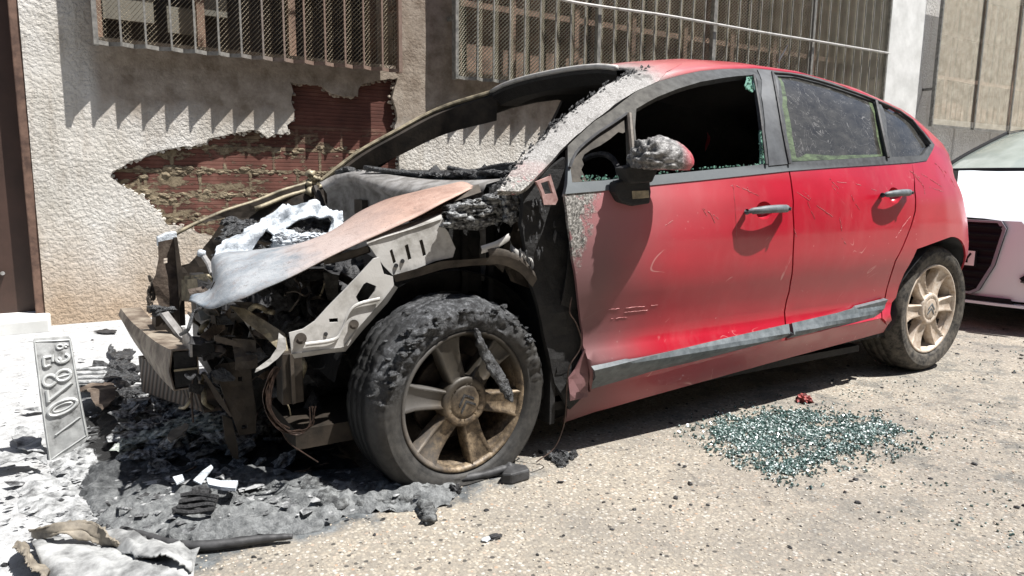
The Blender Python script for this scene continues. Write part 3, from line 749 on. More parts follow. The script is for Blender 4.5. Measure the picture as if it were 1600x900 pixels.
# --- door frames with window openings ---
op_q = [(893, 285), (890, 262), (900, 238), (930, 212), (960, 192), (978, 180), (981, 200), (983, 240), (985, 277), (940, 282)]
op_f = [(996, 276), (994, 240), (991, 200), (993, 170), (1010, 160), (1027, 151), (1060, 138), (1093, 128), (1127, 122), (1150, 119), (1178, 117), (1184, 150), (1190, 190), (1197, 256), (1120, 264), (1060, 270)]
op_r = [(1213, 119), (1240, 120), (1280, 130), (1320, 143), (1364, 159), (1371, 185), (1378, 215), (1384, 244), (1310, 249), (1236, 253), (1228, 210), (1221, 165)]
op_3 = [(1375, 162), (1395, 171), (1420, 188), (1438, 208), (1451, 227), (1440, 243), (1392, 245), (1385, 210)]
frout = [(884, 303), (885, 236), (927, 190)]
drip2 = [(886, 228), (927, 190)]+[(q[0], q[1]+1) for q in drip[3:-1]]+[(1459, 226), (1447, 251)]
frp = drip2+belt_lo[::-1][1:]
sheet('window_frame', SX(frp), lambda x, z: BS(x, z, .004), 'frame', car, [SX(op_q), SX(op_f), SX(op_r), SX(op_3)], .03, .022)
# B pillar cover, gap line, seals
bpil = sheet('b_pillar', SX([(1181, 109), (1205, 111), (1214, 160), (1222, 210), (1230, 256), (1199, 259), (1193, 205), (1187, 150)]), lambda x, z: BS(x, z, .008), 'dark_trim', car, (), .03, .01)
for L, r in (([(1178, 117), (1184, 150), (1190, 190), (1198, 257)], .006), ([(1207, 112), (1216, 160), (1224, 206), (1234, 256)], .006), ([(1207, 113), (1240, 116), (1280, 126), (1320, 139), (1369, 157), (1420, 183), (1454, 225)], .006), ([(1369, 158), (1378, 200), (1388, 246)], .008), ([(890, 262), (902, 236), (930, 211), (960, 191), (980, 177)], .005)):
    MB().tube([SP(q[0], q[1], .012) for q in smooth_curve(L, 14)], r, 6).build('seal', 'black_rubber', car)
MB().tube([SP(q[0], q[1], .01) for q in [(983, 179), (985, 205), (988, 240), (990, 282)]], .011, 8).build('window_divider', 'burnt_steel', car)
# whitish filler at the end of the belt trim
# glass
rw = sheet('rear_side_window', SX(op_r), lambda x, z: BS(x, z, -.008), 'glass_dusty', rd, (), .04, .004)
qw = sheet('quarter_window', SX(op_3), lambda x, z: BS(x, z, -.008), 'glass_dusty', car, (), .04, .004)
ql = [(893, 285), (890, 262), (900, 238), (930, 212), (960, 192), (978, 180), (981, 200), (980, 205), (975, 208), (968, 206), (955, 217), (940, 227), (925, 234), (915, 241), (911, 249), (914, 257), (910, 265), (915, 275), (925, 281), (940, 282)]
sheet('quarter_light', SX(ql), lambda x, z: BS(x, z, -.006), 'glass_smoked', fd, (), .03, .004, label='smoked quarter light with its middle burst out')
gs = MB()
for i in range(230):
    k = random.random()
    if k < .35: q = (random.uniform(1187, 1196), random.uniform(203, 256))
    elif k < .5: q = (random.uniform(1166, 1184), random.uniform(120, 144-(1184-1166)*.2))
    elif k < .75: q = (random.uniform(908, 985), random.uniform(274, 284))
    else: q = (random.uniform(1030, 1198), 0); q = (q[0], 262+(1120-q[0])*.085+random.uniform(-2, 2))
    p = SP(*q, random.uniform(-.012, .0)); a_ = random.uniform(.003, .007)
    gs.box(p, (a_, a_*.7, a_), Matrix.Rotation(random.random()*3, 3, Vector((random.random(), random.random(), random.random()+.01))))
gs.build('glass_crumbs', 'glass_green', fd, kind='stuff')
for L in ([(1168, 119), (1180, 118), (1183, 138), (1178, 144), (1172, 140), (1165, 133)], [(1188, 208), (1192, 203), (1197, 256), (1189, 256), (1190, 232)]):
    sheet('glass_remnant', SX(L), lambda x, z: BS(x, z, -.006), 'glass_green', fd, (), .02, .004)
m_, nt_, b_ = newmat('clear_green_edge'); setb(nt_, b_, ramp(nt_, noi(nt_, scalev(nt_, coords(nt_), (1, 1, 3)), 20, 6, .7), [(.35, (.045, .05, .035)), (.65, (.13, .17, .095))]), .2, 0, .5); M['green_edge'] = m_
for L in ([(1213, 119), (1221, 121), (1232, 165), (1240, 212), (1247, 251), (1236, 253), (1228, 210), (1221, 165)], [(1240, 252), (1262, 240), (1300, 243), (1384, 241), (1384, 244), (1310, 249)], [(1359, 160), (1364, 159), (1371, 185), (1378, 215), (1384, 244), (1380, 244), (1372, 212)]):
    sheet('soot_free_edge', SX(L), lambda x, z: BS(x, z, -.0065), 'green_edge', rd, (), .03, .001)
# side mouldings
def moulding(pts, parent, e=.022):
    Q = SX(pts); up = Q[:4] if len(Q) > 8 else Q[:3]; lo_ = sorted(Q[len(up):])
    def fn(x, z):
        zl = float(np.interp(x, [q[0] for q in lo_], [q[1] for q in lo_])); zu = float(np.interp(x, [q[0] for q in up], [q[1] for q in up]))
        k = (z-zl)/max(zu-zl, .01)
        return BS(x, z, e+.004*k if k > .36 else e*max(0, k)/.36)
    o = sheet('side_moulding', Q, fn, 'grey_plastic', parent, (), .018, .02, False)
    return o
moulding([(921, 576), (1000, 556), (1100, 532), (1224, 504), (1226, 528), (1100, 561), (1000, 586), (924, 608), (926, 596)], fd)
moulding([(1229, 503), (1300, 487), (1379, 467), (1377, 488), (1366, 496), (1300, 512), (1230, 529)], rd)
# handles with finger recess
def handle(parent, c, L, base):
    (x0, y0), (x1, y1) = L
    a = SP(x0, y0, .035); b = SP(x1, y1, .040)
    rec = MB(); pc = SP(*c)
    cx, cz = pc[0], pc[2]
    ring = cup(c); rc = np.mean(ring, axis=0)
    def bowl(x, z):
        d = ((x-rc[0])/.046)**2+((z-rc[1])/.034)**2
        return (x, -Wy(x, z)+.001+.036*max(0, 1-d)**.5, z)
    sheet('handle_recess', ring, bowl, M['recess'], parent, (), .007, 0)
    h = MB(); P = [a+(b-a)*t+np.array([0, -.012*math.sin(math.pi*t), .004*math.sin(math.pi*t)]) for t in np.linspace(0, 1, 9)]
    P = [SP(x0, y0, .004)]+P+[SP(x1, y1, .010)]
    h.tube(P, [.009, .011, .012, .013, .014, .0145, .015, .015, .015, .015, .012], 10)
    h.build('handle', 'grey_plastic', parent, True)
    MB().tube([b+np.array([.004, -.014, 0]), b+np.array([.006, -.0185, 0])], .007, 10).build('lock', 'black_rubber', parent)
m_, nt_, b_ = newmat('recess_paint'); setb(nt_, b_, (.36, .008, .024), .3, 0, .5, .4); M['recess'] = m_
handle(fd, (1194, 329), ((1167, 331), (1228, 326)), 1.0)
handle(rd, (1398, 305), ((1379, 305), (1420, 301)), 1.0)
# dark cups above the handles
def ell(name, c, rx, rz, mat, parent, off):
    pc = SP(*c); P = [(pc[0]+rx*math.cos(t), pc[2]+rz*math.sin(t)) for t in np.linspace(0, 2*math.pi, 24)[:-1]]
    return sheet(name, P, lambda x, z: BS(x, z, off), mat, parent, (), .02, .001)
# --- wing mirror ---
mr = empty('door_mirror', (0, 0, 0), 'wing mirror with a blistered charred cap', 'mirror'); del mr['category']; mr.parent = car
mb = MB(); cpt = PX(1034, 251, Y=-.955)
import bmesh
bm = bmesh.new(); bmesh.ops.create_icosphere(bm, subdivisions=5, radius=1); vs = []
for v in bm.verts:
    q = v.co.copy(); q.x = math.copysign(abs(q.x)**.85, q.x)
    h = .074*(1.0-.22*max(0, q.x)); 
    p = Vector((q.x*.112, q.y*.066, q.z*(h if q.z > 0 else h*.62)))
    if q.z < -.45: p.z = -h*.36
    rg = max(0, .5-q.x)*.014
    p += q*(rg*(noise.noise(q*4)+.6*noise.noise(q*11))+.0015*noise.noise(q*25))
    vs.append(Matrix.Rotation(R_(-10), 3, 'Z') @ Matrix.Rotation(R_(4), 3, 'Y') @ p+Vector(cpt))
mb.add(vs, [tuple(v.index for v in f.verts) for f in bm.faces]); bm.free()
m_, nt_, b_ = newmat('charred_mirror_cap'); v = coords(nt_); X, Y, Z = sep(nt_, v)
n = noi(nt_, v, 45, 7, .75); f = mrange(nt_, mth(nt_, 'ADD', X, mth(nt_, 'MULTIPLY', n, .05)), .66, .73, smooth=True)
c1 = ramp(nt_, n, [(.35, (.02, .02, .02)), (.52, (.13, .125, .12)), (.68, (.42, .41, .40))])
c2 = ramp(nt_, n, [(.4, (.40, .03, .05)), (.75, (.42, .20, .19))])
setb(nt_, b_, mixc(nt_, f, c1, c2), .4, 0, .6); bump(nt_, b_, noi(nt_, v, 60, 6, .75), .7, .006); M['mirror'] = m_
mb.build('mirror_cap', 'mirror', mr, True)
foot = MB(); foot.poly([PX(q[0], q[1], Y=-.90) for q in [(962, 285), (985, 277), (1016, 283), (1018, 300), (1016, 318), (990, 322), (970, 316), (962, 300)]], (0, .035, 0))
foot.poly([PX(q[0], q[1], Y=-.93) for q in [(975, 262), (1000, 255), (1030, 262), (1020, 285), (985, 287)]], (0, .05, 0))
foot.build('mirror_foot', 'soot', mr, bevel=.006)
MB().poly([PX(q[0], q[1], Y=-.903) for q in [(988, 298), (1014, 297), (1015, 309), (989, 311)]], (0, .004, 0)).build('side_repeater', 'tan_steel', mr, bevel=.002)
# antenna
MB().tube([PX(1216, 97, Y=-.25), PX(1231, 70, Y=-.25)], [.005, .003], 8).build('aerial', 'dark_trim', car)
# flakes: A pillar on near side
apil = [(774, 298), (797, 268), (820, 240), (860, 200), (888, 176), (940, 136), (980, 116), (1012, 105), (1045, 96), (1064, 99), (1040, 112), (1027, 127), (1000, 139), (993, 142), (960, 162), (927, 188), (893, 217), (876, 233), (860, 252), (835, 278), (812, 299)]
sheet('a_pillar', SX(apil), lambda x, z: (x, -Wy(x, z)-.006-.004*noise.noise(Vector((x*40, z*40, 0))), z), 'paint', car, (), .02, .02, label='scorched near windscreen pillar with peeling scale')
# peeling scale along its upper edge
fk = MB()
SCV = smooth_curve(apil[:8], 50)
for i in range(260):
    t = random.random(); q = np.array(SCV[int(t*50)]); p = SP(q[0]+random.uniform(-6, 10), q[1]+random.uniform(-4, 5), .004)
    fk.blob(p, random.uniform(.002, .0065), i, .8, 1, 2, (1.6, .5, .8), Matrix.Rotation(-.9, 3, 'Y'))
fk.build('peeling_scale', 'char', car, kind='stuff')
# far pillar and windscreen header
YF = .62
farp = []
fo = smooth_curve([PX(500, 286, Y=.76), PX(560, 240, Y=.73), PX(620, 206, Y=.68), PX(690, 170, Y=.62), np.array((.835, section(.845, 1.345, 9)[0][0], section(.845, 1.345, 9)[0][1]+.001))], 40)
rows = []
for i, p in enumerate(fo):
    t = i/40; wd = .085+.05*t; w2_ = .035
    inn = p+np.array([.02, .02, -wd]); rows.append([p+np.array([-.012, .03, -.004]), p, p+np.array([.012, -.02, -.012]), inn+np.array([0, -.02, 0]), inn+np.array([.0, .03, 0])])
MB().loft(rows, True).build('far_a_pillar', 'dark_brown_steel', car)
eg = MB().tube([p+np.array([-.004, 0, .003]) for p in fo], .011, 8).build('windscreen_flange', 'tan_steel', car)
hs = section(.845, 1.345, 9); hd = [np.array((.835+.0*y, -y, z-.006)) for y, z in hs]+[np.array((.835, y, z-.006)) for y, z in hs[::-1][1:]]
rows = [[p+np.array([.02, 0, .006]), p+np.array([-.012, 0, .002]), p+np.array([-.01, 0, -.016]), p+np.array([.04, 0, -.055]), p+np.array([.14, 0, -.05])] for p in hd]
MB().loft(rows, True).build('windscreen_header', 'soot', car)
MB().tube([p+np.array([-.012, 0, .010]) for p in hd], .011, 8).build('roof_edge', 'white_steel', car, True)
# far flank of the cabin: frame with openings so that the wall shows through
def FS(x, z): return (x, Wy(x, z)-.01, z)
far_out = [(.02, .90), (.02, .30), (.45, .18), (2.2, .18), (2.3, .45), (2.55, .7), (3.0, .75), (3.0, 1.05)]+[(float(x), zr(float(x))-.035) for x in np.linspace(2.9, 1.0, 14)]+[(.85, 1.36), (.62, 1.17), (.40, 1.04), (.18, .93)]
def FSP(px, py):
    y = .7
    for _ in range(12):
        p = PX(px, py, Y=y); y = .5*y+.5*max(.2, Wy(p[0], p[2])-.01)
    return PX(px, py, Y=y)
far_open = [tuple(FSP(q[0], q[1])[[0, 2]]) for q in [(585, 268), (614, 248), (640, 231), (700, 205), (750, 186), (800, 169), (840, 160), (872, 156), (879, 158), (872, 175), (860, 198), (846, 222), (820, 262), (700, 268)]]
far_in = None
sheet('door_card', [(.34, .22), (2.25, .30), (2.3, .62), (2.3, .93), (.36, .88)], lambda x, z: (x, -Wy(x, z)+.045, z), 'soot', car, (), .08, .004)
MB().box((.335, -.66, .52), (.02, .26, .80)).build('door_post', 'soot', car)
MB().box((.20, -.26, .50), (.02, .70, .80)).build('bulkhead', 'soot', car)
sheet('far_side', far_out, FS, 'soot', car, [far_open], .06, .02)
# interior: floor, bulkhead, dashboard, seats, all carbonised
MB().box((1.5, 0, .22), (3.0, 1.5, .04)).build('floor_pan', 'soot', car)
MB().box((2.9, 0, .62), (.05, 1.4, .75)).build('rear_bulkhead', 'soot', car)
dh = MB()
for i in range(26):
    t = i/25; dh.blob((.52+.04*math.sin(i), -.62+1.24*t, .84+.02*math.sin(i*2.3)), .11, i, .5, 2, 2.2)
dh.build('dashboard', 'char', car)
for y in (-.36, .36):
    s_ = empty('seat', (0, 0, 0), None, None) if False else MB().box((1.45, y, .62), (.12, .46, .62), Matrix.Rotation(R_(-14), 3, 'Y')).build('seat', 'soot', car, bevel=.04)
    MB().box((1.2, y, .40), (.5, .46, .12)).build('cushion', 'soot', s_, bevel=.04)
MB().box((2.3, 0, .68), (.12, 1.2, .6), Matrix.Rotation(R_(-16), 3, 'Y')).build('rear_seat', 'soot', car, bevel=.04)
rows = [[(x, y, zr(x)-.055-.03*(abs(y)/.5)**2) for y in np.linspace(-.5, .5, 7)] for x in np.linspace(.98, 2.9, 12)]
MB().loft(rows).build('headlining', 'soot', car)
MB().box((2.75, 0, .95), (.5, 1.3, .02)).build('parcel_shelf', 'soot', car)
# steering wheel
sw = [(.78+.06*math.sin(t)*.0+.19*math.sin(t)*.35, -.36+.19*math.cos(t), .86+.19*math.sin(t)*.9) for t in np.linspace(0, 2*math.pi, 25)]
MB().tube(sw, .012, 6).build('steering_wheel', 'char', car)

# scratches and scuffs in the paint: hair-thin pale marks lying on the panels
M['scratch'] = simple('scratch', (.34, .10, .10), (.50, .22, .21), 40, .6, 0, 0)
def scratch(parent, L, r=.0011):
    mb = MB(); rs = random.Random(len(L)*7+int(L[0][0])); P = smooth_curve(L, 26); ok = []
    for i, q in enumerate(P):
        ok.append(SP(q[0]+rs.uniform(-.5, .5), q[1]+rs.uniform(-.5, .5), .0004))
    for a in range(0, len(ok)-3, 3):
        if rs.random() < .25: continue
        seg = ok[a:a+4]; mb.tube(seg, [r*rs.uniform(.4, 1.1) for _ in seg], 4)
    mb.build('scratch', 'scratch', parent)
for L in ([(1245, 300), (1275, 320), (1310, 345), (1345, 368)], [(1262, 316), (1270, 335), (1278, 352)], [(1308, 284), (1340, 288), (1375, 300)], [(1328, 300), (1338, 320), (1352, 338)], [(1312, 340), (1316, 362)], [(1240, 355), (1246, 372)], [(1296, 279), (1312, 296)], [(1400, 372), (1412, 352), (1424, 336)], [(1255, 298), (1268, 312)], [(1300, 290), (1312, 305)], [(1316, 372), (1322, 382)]): scratch(rd, L)
for L in ([(1430, 275), (1442, 290), (1446, 306)], [(1458, 252), (1470, 264), (1478, 280)], [(1472, 262), (1486, 280), (1494, 296)], [(1440, 272), (1460, 284), (1478, 296)], [(1405, 255), (1440, 280)], [(1452, 292), (1475, 300)]): scratch(qpan, L, .0013)
for L in ([(1096, 322), (1104, 336), (1112, 342)], [(1100, 326), (1110, 334), (1118, 350)], [(1106, 330), (1118, 338), (1126, 346)], [(1150, 290), (1165, 296), (1190, 308)], [(1141, 290), (1147, 300), (1152, 402), (1150, 500)], [(950, 484), (990, 480), (1035, 476)], [(955, 498), (985, 495)], [(1168, 293), (1172, 305)], [(1040, 352), (1052, 344)], [(975, 488), (1020, 484)]): scratch(fd, L, .0010)
# ======================= WHEELS =======================
def rim_mat(name, dark):
    m, nt, b = newmat(name); v = coords(nt); X, Y, Z = sep(nt, v)
    n = noi(nt, v, 35, 7, .75)
    if dark:
        c = ramp(nt, n, [(.34, (.022, .015, .010)), (.49, (.10, .074, .048)), (.62, (.22, .165, .105)), (.8, (.38, .34, .28))])
        up = mrange(nt, mth(nt, 'ADD', mth(nt, 'SUBTRACT', Z, mth(nt, 'MULTIPLY', X, .25)), mth(nt, 'MULTIPLY', n, .16)), .29, .42, smooth=True)
        c = mixc(nt, mth(nt, 'MULTIPLY', up, .92), c, (.03, .027, .022))
        lf = mrange(nt, mth(nt, 'ADD', X, mth(nt, 'MULTIPLY', n, .06)), -.03, -.10, smooth=True)
        c = mixc(nt, mth(nt, 'MULTIPLY', lf, .55), c, (.13, .125, .12))
    else: c = ramp(nt, n, [(.25, (.26, .17, .10)), (.5, (.50, .42, .34)), (.75, (.62, .58, .53))])
    setb(nt, b, c, .5, .25); bump(nt, b, n, .35, .003); return m
M['rim_burnt'] = rim_mat('rim_burnt', True); M['rim_dusty'] = rim_mat('rim_dusty', False)
def tyre_mat(burnt):
    m, nt, b = newmat('tyre_burnt' if burnt else 'tyre'); v = coords(nt); X, Y, Z = sep(nt, v)
    n = noi(nt, v, 30, 7, .75)
    c = ramp(nt, n, [(.35, (.016, .0155, .015)), (.7, (.055, .052, .047))])
    if burnt:
        up = mrange(nt, mth(nt, 'SUBTRACT', mth(nt, 'ADD', Z, mth(nt, 'MULTIPLY', n, .12)), mth(nt, 'MULTIPLY', X, .28)), .42, .52)
        c = mixc(nt, up, c, ramp(nt, noi(nt, v, 48, 8, .8), [(.38, (.010, .010, .011)), (.52, (.055, .057, .06)), (.66, (.20, .205, .215))]))
        c = mixc(nt, mth(nt, 'MULTIPLY', mrange(nt, Y, -.800, -.782), mrange(nt, mth(nt, 'ADD', Z, mth(nt, 'MULTIPLY', n, .1)), .60, .48)), c, (.010, .010, .010))
        setb(nt, b, c, .6, 0, .4); bump(nt, b, mth(nt, 'MULTIPLY', noi(nt, v, 55, 8, .8), mth(nt, 'ADD', up, .1)), .9, .012)
    else:
        c = mixc(nt, mrange(nt, n, .4, .7), c, (.13, .115, .095))
        setb(nt, b, c, .7, 0, .3); bump(nt, b, n, .3, .002)
    return m
M['tyre_burnt'] = tyre_mat(True); M['tyre'] = tyre_mat(False)
M['brake'] = simple('brake_disc', (.015, .012, .010), (.06, .045, .035), 30, .6, .4, .3, .003)
def wheel(name, cx, cy, cz, R, rr, steer, phase, burnt, label=None):
    """cy = plane of the outer rim lip"""
    T = Matrix.Translation((cx, cy, cz)) @ Matrix.Rotation(R_(steer), 4, 'Z')
    tf = lambda P: [tuple(T @ Vector((float(p[0]), float(p[1]), float(p[2])))) for p in P]
    wh = bpy.data.objects.new(name, None); C.objects.link(wh); wh.parent = car; wh.empty_display_size = .05
    if label: wh['label'] = label
    # tyre: lathe of a section with bulged sidewall and tread
    H = R-rr; W_ = .205
    pr = [(rr-.012, .012), (rr-.002, -.006), (rr+.010, -.012), (rr+.014, -.0175), (rr+.018, -.0175), (rr+H*.24, -.020), (rr+H*.36, -.0235), (rr+H*.5, -.026), (rr+H*.60, -.0235), (rr+H*.64, -.0255), (rr+H*.68, -.0215), (rr+H*.76, -.017), (rr+H*.84, -.008), (rr+H*.90, .000), (R-.004, .018), (R, .035), (R, .065), (R-.006, .069), (R, .073), (R, .10), (R-.006, .104), (R, .108), (R, .14), (R-.006, .144), (R, .148), (R-.002, .17), (R-.02, .195), (rr+H*.5, W_+.02), (rr, W_-.01)]
    N = 220; rows = []
    for k in range(N):
        a = 2*math.pi*k/N; row = []
        for i, (r, y) in enumerate(pr):
            x, z = r*math.cos(a), r*math.sin(a); yy = y
            if burnt:
                up = max(0, min(1, (math.sin(a)+.12)/.5))*(1 if math.cos(a) > -.6 else 1)
                if r > rr+.02:
                    e = 1+up*(.026*noise.noise(Vector((x*11, z*11, y*9)))+.026*abs(noise.noise(Vector((x*24, z*24, y*26))))+.016*noise.noise(Vector((x*60, z*60, y*60)))+.008*noise.noise(Vector((x*130, z*130, y*130))))
                    x *= e; z *= e; yy -= up*(.016*noise.noise(Vector((x*16, z*16, 4)))+.018*abs(noise.noise(Vector((x*36, z*36, 9))))+.007*noise.noise(Vector((x*90, z*90, 2)))-.004)
                g = -cz+.004
                if z < g+.012*(i > 3): # flat on the ground, bulging outwards
                    yy -= (g-z)*.5 if y < .06 else -(g-z)*.3; z = g+ (.004*noise.noise(Vector((x*20, yy*20, 0))))
            else:
                g = -cz+.001
                if z < g: yy -= (g-z)*.8 if y < .06 else 0; z = g
            row.append((x, yy, z))
        rows.append(tf(row))
    rows.append(rows[0])
    ty = MB().loft(rows).build('tyre', 'tyre_burnt' if burnt else 'tyre', wh, True)
    # rim: barrel, lip, six spokes
    mat = 'rim_burnt' if burnt else 'rim_dusty'
    rm = MB(); prf = [(rr-.030, .19), (rr-.035, .10), (rr-.028, .05), (rr-.016, .018), (rr-.004, .004), (rr+.002, -.006), (rr-.003, -.012), (rr-.010, -.010), (rr-.016, -.002), (rr-.019, .012)]
    rows = []
    for k in range(97):
        a = 2*math.pi*k/96; rows.append(tf([(r*math.cos(a), y, r*math.sin(a)) for r, y in prf]))
    rm.loft(rows)
    # spokes: wide, slightly dished, raised edges
    for s in range(6):
        a = R_(phase+60*s); ca, sa = math.cos(a), math.sin(a); rows = []
        for t in np.linspace(0, 1, 9):
            r = .050+(rr-.014-.050)*t; hw = .027+.014*t+.010*max(0, t-.75)*4*.5
            y0 = -.006+.020*(1-t)**1.5*0+.012*math.sin(math.pi*min(1, t))-.002
            sec = [(-hw, y0+.045), (-hw, y0+.006), (-hw+.006, y0-.001), (-hw+.013, y0+.006), (0, y0+.009), (hw-.013, y0+.006), (hw-.006, y0-.001), (hw, y0+.006), (hw, y0+.045)]
            rows.append(tf([(r*ca-u*sa, y, r*sa+u*ca) for u, y in sec]))
        rm.loft(rows)
        rm.add(tf([]), [])
    rim = rm.build('rim', mat, wh, True)
    hub = MB(); rows = []
    for k in range(49):
        a = 2*math.pi*k/48; rows.append(tf([(r*math.cos(a), y, r*math.sin(a)) for r, y in [(.080, .05), (.080, .004), (.076, -.006), (.066, -.008), (.056, -.006), (.053, -.002), (.050, -.006), (.043, -.0085), (.0, -.010)]]))
    hub.loft(rows)
    hb = hub.build('hub_cap', mat, wh, True)
    # double chevron emblem, raised, its points up
    em = MB(); rot = R_(18 if burnt else -4)
    for dz in (-.016, .006):
        P = [(-.028, dz-.012), (0, dz+.014), (.028, dz-.012), (.028, dz-.003), (0, dz+.024-.001), (-.028, dz-.003)]
        P = [(x*math.cos(rot)-z*math.sin(rot), x*math.sin(rot)+z*math.cos(rot)) for x, z in P]
        n0 = len(em.v); Q = tf([(x, -.0115, z) for x, z in P])+tf([(x, -.0085, z) for x, z in P])
        em.add(Q, [(0, 1, 4, 5), (1, 2, 3, 4), (0, 6, 7, 1), (1, 7, 8, 2), (2, 8, 9, 3), (3, 9, 10, 4), (4, 10, 11, 5), (5, 11, 6, 0)])
    em.build('emblem', 'char' if burnt else 'grey_plastic', wh)
    bk = MB(); rows = []
    for k in range(33):
        a = 2*math.pi*k/32; rows.append(tf([(r*math.cos(a), y, r*math.sin(a)) for r, y in [(0, .075), (.135, .075), (.138, .08), (.138, .10), (0, .11)]]))
    bk.loft(rows); rows = []
    for k in range(33):
        a = 2*math.pi*k/32; rows.append(tf([(r*math.cos(a), y, r*math.sin(a)) for r, y in [(0, .13), (rr-.02, .135)]]))
    bk.loft(rows)
    bk.build('brake_disc', 'brake', wh)
    return wh, tf
fw_, ftf = wheel('front_wheel', 0.0, -.80, .255, .312, .222, 5, 48, True, 'front wheel with melted, flattened tyre and scorched six spoke rim')
rw_, rtf = wheel('rear_wheel', 2.608, -.79, .315, .318, .222, 0, 3, False, 'intact rear wheel with dusty six spoke rim')
# strip of melted rubber hanging over the rim, bead torn out along the ground
st = MB()
st.loft([[PX(*q, Y=-.835+.012*k+.01*math.sin(i)) for i, q in enumerate(L)] for k, L in enumerate(([(738, 508), (745, 545), (762, 580), (782, 610), (798, 632)], [(748, 512), (762, 545), (782, 575), (800, 605), (803, 628)]))])
o = st.build('melted_strip', 'char_shiny', fw_, True); md = o.modifiers.new('s', 'SOLIDIFY'); md.thickness = .02; md.offset = 0
md = o.modifiers.new('sub', 'SUBSURF'); md.levels = md.render_levels = 3
M['bl'] = None
tx = bpy.data.textures.new('lumps', 'CLOUDS'); tx.noise_scale = .02
md = o.modifiers.new('d', 'DISPLACE'); md.texture = tx; md.strength = .02
bd = MB(); bp_ = smooth_curve([PX(655, 744, Z=.02), PX(700, 749, Z=.012), PX(745, 744, Z=.012), PX(780, 735, Z=.02), PX(800, 728, Z=.03)], 30)
bd.tube(bp_, [.013+.007*noise.noise(Vector((i*.4, 0, 0))) for i in range(31)], 8)
bd.build('torn_bead', 'black_rubber', fw_, True)
crm = MB()
for i in range(50):
    a = R_(random.uniform(25, 172)); r = random.uniform(.275, .318); y = random.uniform(-.02, .12)
    if r < .30: y = random.uniform(-.032, -.018)
    crm.blob(ftf([(r*math.cos(a), y, r*math.sin(a))])[0], random.uniform(.004, .010), i, .9, 2, 2.4, (1.6, 1.2, .7))
crm.build('rubber_crust', 'char_shiny', fw_, kind='stuff')

# ======================= BURNT FRONT END =======================
YN = -.62
# outer wheel-house / bulkhead side: black curtain behind the wheel
bh = [(612, 432), (640, 380), (700, 350), (770, 300), (800, 300), (882, 250), (890, 310), (905, 480), (918, 570), (892, 640), (862, 660), (850, 560), (830, 500), (790, 470), (740, 455), (690, 455), (640, 480), (600, 540), (560, 600), (545, 560), (590, 475)]
plate_px('wing_inner_panel', bh, -.56, 'soot', car, (), .03, .006, .02, 7, label='carbonised inner panel behind the front wheel')
for s in (1,):
    rows = []
    for y in np.linspace(-.66, -.40, 5):
        rows.append([(.02+.385*math.cos(R_(t))*(1+.02*noise.noise(Vector((t*.1, y*9, 0)))), y, .255+.385*math.sin(R_(t))) for t in range(-15, 176, 8)])
    MB().loft(rows).build('wheel_arch', 'soot', car, True)
# hinge pillar and the dark gap ahead of the door
plate_px('hinge_pillar', [(818, 300), (882, 246), (884, 303), (892, 380), (905, 480), (918, 570), (920, 612), (890, 640), (868, 600), (850, 520), (828, 430), (815, 350)], -.80, 'soot', car, (), .03, .02, .012, 9)
hbk = plate_px('hinge_bracket', [(838, 284), (860, 275), (860, 272), (872, 312), (868, 320), (850, 320), (846, 300)], -.835, 'rag_pink' if 'rag_pink' in M else 'rusty_steel', car, [[(845, 286), (858, 282), (864, 302), (852, 304)]], .01, .01)
m_, nt_, b_ = newmat('pink_primer'); setb(nt_, b_, ramp(nt_, noi(nt_, coords(nt_), 40), [(.3, (.22, .11, .10)), (.7, (.42, .28, .26))]), .6); M['pink'] = m_
hbk.data.materials.clear(); hbk.data.materials.append(M['pink'])
plate_px('grey_liner', [(820, 310), (842, 300), (850, 330), (848, 390), (842, 440), (832, 452), (800, 440), (780, 400), (800, 360)], -.70, 'burnt_steel', car, (), .02, .003, .02, 9)
plate_px('sill_end', [(889, 592), (900, 578), (914, 545), (919, 575), (919, 620), (890, 626)], -.83, 'paint', car, (), .02, .004, .01, 14)
# lower front wing remnant by the arch: pale bent strip
wr = smooth_curve([PX(758, 398, Y=-.76), PX(785, 400, Y=-.78), PX(812, 412, Y=-.79), PX(832, 435, Y=-.80)], 16)
MB().loft([[p+np.array([0, -.01, .022]), p+np.array([.005, -.02, 0]), p+np.array([.0, .0, -.028])] for p in wr]).build('wing_remnant', 'burnt_steel', car, True)
MB().loft([[p+np.array([0, -.012, .016]), p+np.array([0, -.02, .005]), p+np.array([.0, -.014, -.008])] for p in smooth_curve([PX(748, 392, Y=-.75), PX(772, 384, Y=-.76), PX(792, 372, Y=-.76)], 12)]).build('wing_remnant', 'white_steel', car, True)
MB().loft([[p+np.array([0, -.012, .012]), p+np.array([0, -.02, .0]), p+np.array([.0, -.014, -.016])] for p in smooth_curve([PX(793, 380, Y=-.75), PX(800, 392, Y=-.77), PX(822, 402, Y=-.78), PX(829, 412, Y=-.79)], 12)]).build('wing_remnant', 'white_steel', car, True)
